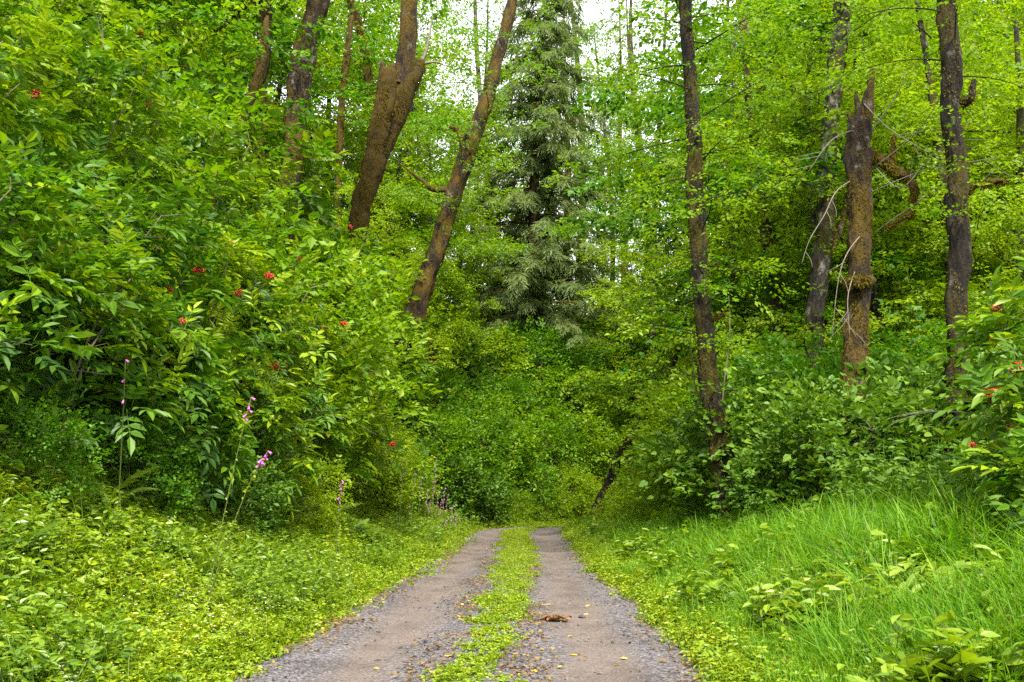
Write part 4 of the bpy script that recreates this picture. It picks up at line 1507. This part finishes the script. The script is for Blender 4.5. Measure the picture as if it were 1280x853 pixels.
# ---- background trees share crowns
def tree_proto(rng, H, z0, nl, reach, sprays, leaf, bark, rad=.22, dens=5, bend=.5, el=(.0, .5), sub=3.2, sp_scale=1.0):
    ph = rng.uniform(0, 6)
    z = np.linspace(-.3, H, 16)
    path = np.stack([bend * np.sin(z * .22 + ph) - bend * math.sin(ph), bend * np.cos(z * .19 + ph) - bend * math.cos(ph), z], -1)
    tr = np.linspace(rad, .03, 16)
    V, F = tube(path, tr, 9, .12, int(ph * 100))
    g = Geo()
    g.add(V, F, .5, 0, True)
    limbs, gc = crown(rng, path, tr, z0, nl, reach, sprays, dens, el=el, sub=sub, sp_scale=sp_scale)
    gl = []
    for ln, lr in limbs:
        V, F = tube(ln, lr, 5, .08)
        q = Geo()
        q.add(V, F, .5, 0, True)
        gl.append(q.mesh('limb', [bark]))
    return g.mesh('trunk', [bark]), gc.mesh('crown', [leaf]), gl


rt = np.random.default_rng(61)
hump = lambda a: (lambda f: a * (.55 + .9 * math.sin(pi * min(1, f * .9 + .1)) * .6))
TP = {
    'alder': [tree_proto(rt, 15, 2.0, 40, hump(3.8), SP_MED, M['alder'], M['bark_grey'], .2, 8) for _ in range(2)],
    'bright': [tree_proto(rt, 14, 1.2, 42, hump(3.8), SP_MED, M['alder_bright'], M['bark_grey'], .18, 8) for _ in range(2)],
    'maple': [tree_proto(rt, 15, 2.0, 34, hump(4.2), SP_BIG, M['maple'], M['bark_brown'], .28, 6) for _ in range(2)],
    'sparse': [tree_proto(rt, 20, 5, 24, hump(3.4), SP_MED, M['alder'], M['bark_grey'], .2, 2.6)],
}


def bg_tree(kind, x, y, s, label, group):
    tr_, cr, gl = TP[kind][int(rt.integers(0, len(TP[kind])))]
    t = thing('broadleaf_tree', label, 'tree', (x, y, float(height(x, y))), float(rt.uniform(0, 6.28)), group, (s,) * 3)
    obj('trunk', tr_, t)
    tag(obj('crown', cr, t), kind='stuff')
    for me in gl[::3]:
        obj('limb', me, t)
    return t


for n_, s0, s1, u0, u1, k0_, k1_, lab, grp in [
        (18, 15, 36, 5.5, 13, .95, 1.3, 'leafy tree on the left hillside just behind the elderberry thicket', 'trees just behind the left thicket'),
        (24, 34, 62, 6, 20, 1.5, 2.0, 'tall leafy tree further back on the left hillside', 'trees further back on the left hillside')]:
    for q in range(n_):
        s = s0 + (s1 - s0) * (q + rt.uniform(0, 1)) / n_
        x, y = arc_spot(rt.uniform(u0, u1), s)
        if x > -y * .19 or (y < 40 and x > -y * .27 - 4.2):
            continue
        bg_tree(['maple', 'maple', 'alder', 'bright'][int(rt.integers(0, 4))], x, y, rt.uniform(k0_, k1_), lab, grp)
for x, y, s, kd, lab in [
        (-5.8, 47, 1.15, 'bright', 'light green tree behind the leaning alder trunk'),
        (-9.2, 52, 1.5, 'alder', 'green tree behind the broken maple and left of the cedar'),
        (-3.3, 58, 1.0, 'bright', 'smaller light green tree just left of the cedar'),
        (-5.3, 40, .85, 'bright', 'light green tree between the broken maple and the leaning alder'),
        (-2.6, 63, 1.3, 'sparse', 'tall thin leafed tree rising just left of the cedar'),
        (8.3, 60, 1.3, 'sparse', 'tall thin leafed tree rising just right of the cedar'),
        (6.4, 66, 1.2, 'sparse', 'thin leafed tree half hidden behind the right side of the cedar'),
        (-6.6, 50, 1.55, 'alder', 'tall green tree filling the view between the broken maple and the leaning alder'),
        (-5.2, 51, 1.15, 'bright', 'light green tree just behind the upper part of the leaning alder'),
        (7.6, 51, 1.15, 'bright', 'light green tree between the cedar and the slender dark alder'),
        (11.0, 56, 1.7, 'alder', 'tall green tree behind the slender dark alder trunk'),
        (-9.5, 62, 1.9, 'alder', 'tall green tree behind and left of the leaning alder'),
        (-4.6, 60, 1.5, 'bright', 'tall light green tree filling the gap right of the leaning alder top'),
        (-1.5, 80, 1.9, 'sparse', 'very tall thin leafed tree far behind the cedar on its left'),
        (5.5, 84, 2.0, 'sparse', 'very tall thin leafed tree far behind the cedar top'),
        (12.0, 80, 1.9, 'sparse', 'very tall thin leafed tree far behind the cedar on its right'),
        (2.5, 88, 1.9, 'alder', 'tall pale green tree furthest back behind the cedar'),
        (0.5, 72, 1.0, 'alder', 'green tree behind the foot of the cedar on its left'),
        (6.5, 74, 1.0, 'alder', 'green tree behind the foot of the cedar on its right'),
        (10.5, 62, 1.3, 'alder', 'green tree just right of the cedar beyond the bend'),
        (8.3, 56, .85, 'bright', 'yellow green tree right of the cedar foot'),
        (10.0, 34, .8, 'bright', 'yellow green tree behind the slender dark alder'),
        (11.5, 33, .9, 'bright', 'yellow green tree behind the crooked grey trunk'),
        (8.6, 56, 1.5, 'sparse', 'tall sparse alder with sky showing through left of the slender dark trunk'),
        (12.5, 58, 1.5, 'sparse', 'tall sparse alder with sky showing through right of the slender dark trunk'),
        (15.5, 30, .95, 'alder', 'green tree filling the view behind the rightmost trunk'),
        (12.5, 27, .8, 'alder', 'green tree behind the broken snag')]:
    bg_tree(kd, x, y, s, lab, None)
for n_, y0, y1, t0, t1, k0_, k1_, lab, grp in [
        (13, 24, 32, .24, .70, .9, 1.15, 'leafy tree standing close behind the right hand trunks', 'trees close behind the right hand trunks'),
        (17, 33, 45, .33, .64, 1.3, 1.6, 'leafy tree in the middle of the forest to the right', 'trees in the middle of the right forest'),
        (20, 47, 66, .29, .60, 1.7, 2.1, 'tall leafy tree at the back of the forest to the right', 'trees at the back of the right forest')]:
    for q in range(n_):
        y = rt.uniform(y0, y1)
        x = y * (t0 + (t1 - t0) * (q + rt.uniform(0, 1)) / n_)
        if abs(float(lateral(x, y))) < 3.5:
            continue
        bg_tree(['bright', 'alder', 'bright', 'maple'][int(rt.integers(0, 4))], x, y, rt.uniform(k0_, k1_), lab, grp)


# ---- conifers beyond the bend
def conifer_proto(rng, H, nl, reach, per, spray_n, droop, rad, dens=1.0):
    z = np.linspace(-.3, H, 14)
    path = np.stack([.12 * np.sin(z * .3), .12 * np.cos(z * .27), z], -1)
    tr = np.linspace(rad, .03, 14)
    V, F = tube(path, tr, 12, .12, 3)
    gt = Geo()
    gt.add(V, F, .5, 0, True)
    # hanging flat frond
    fr = []
    for _ in range(3):
        n = spray_n
        t = np.linspace(.05, 1, n)
        sd = np.where(np.arange(n) % 2 == 0, 1., -1.)
        pos = np.stack([t * .75, rng.normal(0, .02, n), -.18 * t ** 2], -1)
        d = np.stack([np.full(n, .75), sd * rng.uniform(.25, .75, n), rng.uniform(-.55, -.05, n)], -1)
        ll = .34 * (1.1 - .55 * t) * rng.uniform(.8, 1.2, n)
        V, F = rep(RHOMB_V, RHOMB_F, frames(d, unit(np.array([0, 0, 1.]) + rng.normal(0, .3, (n, 3)))), np.stack([ll, ll * .22, ll], -1), pos)
        fr.append((V, F, np.repeat(rng.uniform(.2, .8, n), 4)))
    limbs, P, D = [], [], []
    for q in range(nl):
        f = (q + rng.uniform(0, 1)) / nl
        zz = H * (.10 + .89 * f)
        st = np.array([np.interp(zz, z, path[:, k]) for k in range(3)])
        az = q * 2.4 + rng.uniform(-.5, .5)
        L = reach(f) * rng.uniform(.6, 1.15)
        ln = limb_line(rng, st, az, rng.uniform(-.05, .3), L, droop)
        limbs.append((ln, np.linspace(.02 + L * .01, .006, len(ln))))
        m = max(4, int(L * per * dens))
        tt = rng.uniform(.02, 1, m) ** .9
        b = np.stack([np.interp(tt * 6, np.arange(7), ln[:, c]) for c in range(3)], -1)
        a2 = az + np.where(rng.uniform(0, 1, m) < .5, 1, -1) * rng.uniform(.2, 1.3, m)
        P.append(b + rng.normal(0, .08, (m, 3)))
        D.append(unit(np.stack([np.cos(a2), np.sin(a2), rng.uniform(-1.1, -.15, m)], -1)))
    g = Geo()
    P, D = np.concatenate(P), np.concatenate(D)
    add_sprays(g, rng, fr, P, D, rng.uniform(.8, 1.5, len(P)), .18, up_sd=.5)
    return gt.mesh('trunk', [M['bark_brown']]), g.mesh('crown', [M['cedar']]), limbs


rk = np.random.default_rng(71)
ctr_, ccr, clm = conifer_proto(rk, 31, 170, lambda f: 6.0 * (1 - f) ** .8 + .5, 10, 14, .38, .5)
base = at(656, 470, 57)
base[2] = float(height(base[0], base[1]))
cz = thing('cedar_tree', 'large drooping grey green cedar standing beyond the bend in the middle', 'tree', tuple(base))
cz.rotation_euler = (0, radians(3.0), 0)
obj('trunk', ctr_, cz)
tag(obj('crown', ccr, cz), kind='stuff')
for q, (ln, lr) in enumerate(clm):
    if q > 60 and q % 2:
        continue
    V, F = tube(ln, lr, 5, .1)
    g = Geo()
    g.add(V, F, .5, 0, True)
    if q < 26:
        Vm, Fm, Tm = geo_arrays(moss_on(rk, ln, lr * 1.2, 120, .16))
        g.add(Vm, Fm, Tm, 1)
    obj('limb', g.mesh('limb', [M['bark_moss'] if q < 26 else M['bark_brown'], M['moss']]), cz)
ftr, fcr, flm = conifer_proto(rk, 34, 80, lambda f: 4.2 * (1 - f) ** .8 + .3, 6, 12, .3, .4, .8)
for x, y, s, lab in [(4.2, 74, .95, 'tall thin conifer with sky showing through behind the cedar'),
                     (9.4, 82, .9, 'pale conifer seen through the leaves right of the cedar'),
                     (-7.5, 70, .85, 'conifer between the leaning alder and the cedar further back')]:
    t = thing('conifer_tree', lab, 'tree', (x, y, float(height(x, y))), float(rk.uniform(0, 6)), None, (s,) * 3)
    obj('trunk', ftr, t)
    tag(obj('crown', fcr, t), kind='stuff')
    for ln, lr in flm[::4]:
        V, F = tube(ln, lr, 5, .05)
        g = Geo()
        g.add(V, F, .5, 0, True)
        obj('limb', g.mesh('limb', [M['bark_brown']]), t)


# ================================================================== SMALL PLANTS AND THINGS
rf = np.random.default_rng(81)


def frond_geo(rng, L=.6, n=15):
    g = Geo()
    t = np.linspace(.12, .99, n)
    c = lambda s: np.stack([s * L, 0 * s, .35 * L * s - .5 * L * s ** 2.2], -1)
    s = np.linspace(0, 1, 7)
    cc = c(s)
    g.add(np.concatenate([cc + [0, -.003, 0], cc + [0, .003, 0]]), np.array([(m, m + 1, m + 8, m + 7) for m in range(6)]), .4)
    for sd in (-1, 1):
        d = np.stack([np.full(n, .35), np.full(n, sd * 1.0), np.full(n, -.12) + rng.normal(0, .08, n)], -1)
        ll = L * .30 * np.sin(pi * np.clip(t * .9 + .12, 0, 1)) ** .8 + .015
        V, F = rep(OVAL_V, OVAL_F, frames(d, np.tile([-.3, 0, 1.], (n, 1))), np.stack([ll, ll * .22, ll], -1), c(t))
        g.add(V, F, np.repeat(rng.uniform(.35, .8, n), 6))
    return g


FR = [frond_geo(rf) for _ in range(3)]
FRM = [q.mesh('frond', [M['fern']]) for q in FR]


def fern(x, y, s, nfr, label, group=None, tilt=.0):
    t = thing('fern', label, 'fern', (x, y, float(height(x, y)) - .02), 0, group)
    for q in range(nfr):
        o = obj('frond', FRM[q % 3], t, (0, 0, .05), (rf.normal(0, .15), -rf.uniform(.35, .95) + tilt, q * 6.283 / nfr + rf.uniform(-.4, .4)), (s * rf.uniform(.8, 1.2),) * 3)
    return t


for px, py, s, n, lab in [(1000, 672, 1.0, 5, 'pale yellow green fern rising from the grass of the right verge'), (8, 690, 1.0, 4, 'pale fern arching in at the left edge of the photo'),
                          (392, 640, 1.5, 7, 'dark green fern at the foot of the left bank behind the foxgloves'), (345, 632, 1.4, 7, 'dark fern below the drooping elderberry leaves on the left'),
                          (250, 625, 1.3, 6, 'fern in the dark hollow under the left elderberries'), (1215, 640, 1.1, 5, 'bright fern at the right edge above the tall grass'),
                          (430, 655, 1.3, 7, 'fern right of the foxgloves at the foot of the left bank'), (300, 640, 1.6, 8, 'large fern directly behind the stems of the foxgloves'),
                          (120, 625, 1.4, 6, 'fern under the elderberries near the left edge of the photo'), (1120, 640, 1.2, 6, 'fern between the tall grass and the bushes below the broken snag'),
                          (950, 640, 1.1, 6, 'fern at the edge of the tall grass right of the slender dark alder')]:
    p = on_ground(px, min(853, py + 25))
    fern(p[0], p[1], s, n, lab)

HL = Geo()
V, F = rep(OVAL_V, OVAL_F, frames(np.array([[1., 0, 0]]), np.array([[0., 0, 1]])), np.array([[.12, .042, .12]]), np.zeros((1, 3)))
HL.add(V, F, .6)
HLM = HL.mesh('leaf', [M['herb_green']])
HLY = HL.mesh('leaf', [M['herb']])


def tall_herb(px, py, h, label, lean=(0, 0), bright=True, nleaf=26):
    p = on_ground(px, py)
    t = thing('tall_herb', label, 'plant', (p[0], p[1], float(height(p[0], p[1])) - .02))
    path = smooth_path([(0, 0, 0), (lean[0] * .3 * h, lean[1] * .3 * h, .5 * h), (lean[0] * h, lean[1] * h, h)], 7)
    V, F = tube(path, np.linspace(.006, .002, 7), 5)
    g = Geo()
    g.add(V, F, .5, 0, True)
    obj('stem', g.mesh('stem', [M['stem']]), t)
    for q in range(nleaf):
        f = .2 + .8 * q / nleaf
        c = [np.interp(f * 6, np.arange(7), path[:, a]) for a in range(3)]
        s = rf.uniform(.8, 1.2) * (1.25 - .8 * max(0, f - .45))
        obj('leaf', HLY if bright else HLM, t, tuple(c), (rf.normal(0, .25), rf.uniform(-.55, .25), q * 2.4), (s, s, s))
    return t


tall_herb(232, 690, .75, 'tall leafy herb standing above the left verge left of the foxgloves', (.12, 0))
tall_herb(985, 835, .75, 'tall leafy herb rising out of the right verge near the road', (-.03, 0))
tall_herb(160, 650, .6, 'leafy herb at the shrub line left of the tallest verge herb', (.1, 0), False)
tall_herb(60, 760, .5, 'leafy herb near the left edge of the photo', (.05, 0))
tall_herb(1095, 830, .5, 'short leafy herb with two broad leaves in the right grass', (.02, 0), False, 16)
tall_herb(725, 645, 1.1, 'pale stalky herb at the inside of the bend by the shrubs', (0, 0), True, 40)


def bell_geo(rng):
    g = Geo()
    s = np.array([0, .25, .7, 1.0])
    V, F = tube(np.stack([s * .045, 0 * s, -.012 * s], -1), [.005, .009, .011, .015], 7, cap=False)
    g.add(V, F, np.repeat([.2, .4, .6, .9], 7), 0, True)
    return g


BELL = bell_geo(rf).mesh('flower', [M['foxglove']])


def foxglove(base, tip, bells, label, group=None, pods=True, bow=.1, sc=1.0):
    base, tip = np.array(base), np.array(tip)
    t = thing('foxglove', label, 'flower', tuple(base), 0, group)
    v = tip - base
    path = smooth_path([(0, 0, 0), v * .33 + [0, 0, bow * .8], v * .7 + [0, 0, bow * .9], v], 12)
    V, F = tube(path, np.linspace(.007, .003, 12), 5)
    g = Geo()
    g.add(V, F, .5, 0, True)
    if pods:
        n = 36
        f = rf.uniform(.35, .93, n) * 11
        c = np.stack([np.interp(f, np.arange(12), path[:, a]) for a in range(3)], -1)
        d = unit(rf.normal(0, 1, (n, 3)))
        V, F = rep(OVAL_V, OVAL_F, frames(d, rf.normal(0, 1, (n, 3))), np.stack([np.full(n, .03), np.full(n, .02), np.full(n, .03)], -1), c)
        g.add(V, F, np.repeat(rf.uniform(.5, 1, n), 6), 1)
    obj('stem', g.mesh('stem', [M['stem'], M['herb']]), t)
    for q in range(bells):
        f = 11 * (1 - .16 * q / max(1, bells) * (1 if pods else 2.6))
        c = [np.interp(f, np.arange(12), path[:, a]) for a in range(3)]
        s = sc * rf.uniform(.75, 1.1)
        obj('flower', BELL, t, tuple(c), (rf.normal(0, .2), rf.uniform(.2, .8), q * 2.3 + rf.uniform(-.4, .4)), (s,) * 3)
    return t


def gp(px, py, dz=0):
    p = on_ground(px, py)
    return p


b = at(262, 625, 9.6)
b[2] = float(height(b[0], b[1]))
foxglove(b, at(314, 497, 9.2), 6, 'upper of the two leaning foxgloves with purple bells left only at the tip', sc=.9)
b = at(258, 640, 9.2)
b[2] = float(height(b[0], b[1]))
foxglove(b, at(335, 564, 8.8), 8, 'lower of the two leaning foxgloves with purple bells at its bent tip', sc=1.0, bow=.16)
b = at(150, 610, 10)
b[2] = float(height(b[0], b[1]))
foxglove(b, at(157, 450, 9.2), 3, 'single purple foxglove bell among the left elderberry leaves', pods=False)
b = at(420, 640, 14)
b[2] = float(height(b[0], b[1]))
foxglove(b, at(427, 600, 13.6), 7, 'pale purple foxglove at the shrub edge halfway along the left verge', pods=False)
for q, (px, py) in enumerate([(505, 572), (519, 592), (527, 596), (535, 612), (543, 602), (548, 614), (556, 610), (552, 624), (560, 618), (538, 626), (566, 632), (571, 644), (512, 625), (495, 655), (558, 650), (545, 575)]):
    Yq = 24 + (q % 5) * 1.3
    tip = at(px, py, Yq)
    b = tip.copy()
    b[2] = float(height(b[0], b[1]))
    if tip[2] - b[2] < .25:
        tip[2] = b[2] + .5
    b[0] -= .12
    foxglove(b, tip, 6, 'purple foxglove in the patch on the far left verge', 'foxgloves on the far left verge', False, .02, .95)


# fallen leaves lying on the track, from the photograph
def fallen_leaf(rng, n=1):
    g = Geo()
    ll = 1.0
    V = OVAL_V.copy()
    V[:, 2] = [.02, .10, .14, .05, .12, .08]
    V = np.concatenate([V, [[.45, 0, -.01]]])
    F = np.array([(0, 1, 6), (1, 2, 6), (2, 3, 6), (3, 4, 6), (4, 5, 6), (5, 0, 6)])
    V[:, :2] += rng.normal(0, .04, (7, 2))
    g.add(V, F, rng.uniform(.3, .7), 0)
    return g


LEAF_Y = leaf_mat('yellow_fallen_leaf', [(0, (.45, .26, .03)), (1, (.55, .43, .09))], .2, .5, .3, .6)
LEAF_O = leaf_mat('orange_fallen_leaf', [(0, (.34, .10, .015)), (1, (.45, .17, .03))], .2, .5, .3, .3)
fly = [fallen_leaf(rf).mesh('fallen_leaf', [LEAF_Y]) for _ in range(3)]
flo = fallen_leaf(rf).mesh('fallen_leaf', [LEAF_O])


def road_spot(px, py):
    d = ray(px, py)
    t_ = EYE[2] / -d[2]
    p = EYE + d * t_
    z = float(np.interp(-lateral(p[0], p[1]), lat, prof))
    return p[0], p[1], z


yl_ = [(712, 817, 'pale yellow fallen leaf on the gravel below the crumpled brown leaf'), (695, 835, 'yellow fallen leaf on the gravel right of the strip near the bottom of the photo'),
       (768, 829, 'small yellow fallen leaf beside the orange leaf'), (431, 805, 'long yellow fallen leaf at the left road edge'), (494, 775, 'pale yellow fallen leaf on the left wheel track'),
       (474, 834, 'yellow tan fallen leaf near the bottom of the left wheel track'), (711, 794, 'small green yellow fallen leaf just below the crumpled brown leaf'), (737, 755, 'pale yellow fallen leaf right of the dark stone'),
       (736, 766, 'tiny yellow fallen leaf right of the dark stone'), (580, 759, 'tan fallen leaf at the left side of the middle strip'), (588, 760, 'yellow tan fallen leaf touching the left side of the middle strip'),
       (665, 842, 'tan fallen leaf at the bottom end of the middle strip'), (824, 763, 'yellow fallen leaf at the right road edge'), (406, 793, 'yellow fallen leaf furthest left on the road edge'),
       (784, 823, 'faint yellow fallen leaf on the brown dirt of the right wheel track'), (560, 827, 'yellow fallen leaf beside the bottom of the middle strip on its left')]
for q, (px, py, lab) in enumerate(yl_):
    x, y, z = road_spot(px, py)
    s = rf.uniform(.045, .075)
    o = obj('fallen_leaf', fly[q % 3], None, (x, y, z + .006), (rf.normal(0, .12), rf.normal(0, .12), rf.uniform(0, 6)), (s, s * 1.1, s))
    tag(o, lab, 'leaf', 'fallen leaves on the track')
x, y, z = road_spot(756, 833)
tag(obj('fallen_leaf', flo, None, (x, y, z + .006), (.1, .1, 2), (.07, .085, .07)), 'bright orange fallen leaf on the right wheel track', 'leaf', 'fallen leaves on the track')

# the big crumpled brown leaf
g = Geo()
for a, L, w_ in ((0.05, .24, .17), (.6, .20, .15), (-.65, .19, .15), (3.0, .18, .16), (2.3, .15, .14), (-2.4, .15, .14), (1.5, .12, .13), (-1.5, .12, .13)):
    n, m = 7, 4
    s = np.linspace(0, 1, n)
    q = np.linspace(-1, 1, m)
    Sg, Qg = np.meshgrid(s, q, indexing='ij')
    wd = w_ * (np.sin(pi * (Sg * .86 + .12)) + .25 * np.sin(Sg * 14) * (Sg > .2))
    X_, Y_ = Sg * L, Qg * wd * .5
    Z_ = .035 + .035 * np.sin(Sg * 9 + a * 5) * .6 + .03 * np.abs(Qg) + rf.normal(0, .006, Sg.shape) - .02 * Sg
    c, s_ = math.cos(a), math.sin(a)
    V = np.stack([X_ * c - Y_ * s_, X_ * s_ + Y_ * c, np.maximum(Z_, .004)], -1)
    i, j = np.meshgrid(np.arange(n - 1), np.arange(m - 1), indexing='ij')
    k0 = (i * m + j)
    g.add(V, np.stack([k0, k0 + m, k0 + m + 1, k0 + 1], -1).reshape(-1, 4), rf.uniform(.2, .8), 0, True)
CR = leaf_mat('crumpled_brown_leaf', [(0, (.10, .045, .020)), (1, (.21, .105, .050))], .15, .7, .2, .1)
x, y, z = road_spot(692, 775)
tag(obj('crumpled_leaf', g.mesh('crumpled_leaf', [CR]), None, (x, y, z + .004), (0, 0, .3), (.85, .85, .7)), 'large crumpled brown dead leaf on the road beside the middle strip', 'leaf')

# stones
for px, py, s, dk, lab in [(683, 757, .045, 0, 'flat grey stone at the right edge of the middle strip above the crumpled leaf'), (728, 770, .048, 1, 'dark angular stone on the gravel right of the crumpled leaf'),
                           (532, 803, .028, 1, 'small dark stone on the left wheel track near the middle'), (472, 823, .028, 1, 'small dark stone on the left wheel track close to the bottom'),
                           (500, 808, .02, 1, 'tiny dark stone between two others on the left wheel track'), (702, 830, .024, 1, 'small dark stone on the gravel below the pale yellow leaf'),
                           (766, 801, .024, 1, 'small dark stone on the brown dirt of the right wheel track'), (712, 719, .03, 1, 'dark stone further up the right wheel track'), (749, 839, .02, 1, 'tiny dark stone below the orange leaf')]:
    x, y, z = road_spot(px, py)
    o = obj('stone', stone_geo(rf, .5).mesh('stone', [M['stone_dark'] if dk else M['stone']]), None, (x, y, z + s * .2), (rf.normal(0, .2), rf.normal(0, .2), rf.uniform(0, 6)), (s * 1.2, s, s))
    tag(o, lab, 'stone', 'stones on the track')

ORD = ['leftmost', 'second', 'third', 'fourth', 'fifth', 'sixth', 'seventh', 'eighth', 'ninth', 'tenth', 'eleventh', 'twelfth', 'thirteenth',
       'fourteenth', 'fifteenth', 'sixteenth', 'seventeenth', 'eighteenth', 'nineteenth', 'twentieth', 'twenty-first', 'twenty-second', 'twenty-third', 'twenty-fourth', 'twenty-fifth', 'twenty-sixth',
       'twenty-seventh', 'twenty-eighth', 'twenty-ninth', 'thirtieth', 'thirty-first', 'thirty-second', 'thirty-third', 'thirty-fourth']
alike = {}
for o in COL.objects:
    if o.get('group') and o.get('label'):
        alike.setdefault(o['label'], []).append(o)
for lab, os_ in alike.items():
    if not 1 < len(os_) <= len(ORD):
        continue
    os_.sort(key=lambda o: float(proj(np.array(o.location))[0]))
    for q, o in enumerate(os_):
        o['label'] = lab + (', leftmost' if q == 0 else ', %s from the left' % ORD[q])

tris = sum(len(m.polygons) for m in bpy.data.meshes)
print('POLYS', tris, 'OBJECTS', len(bpy.data.objects))
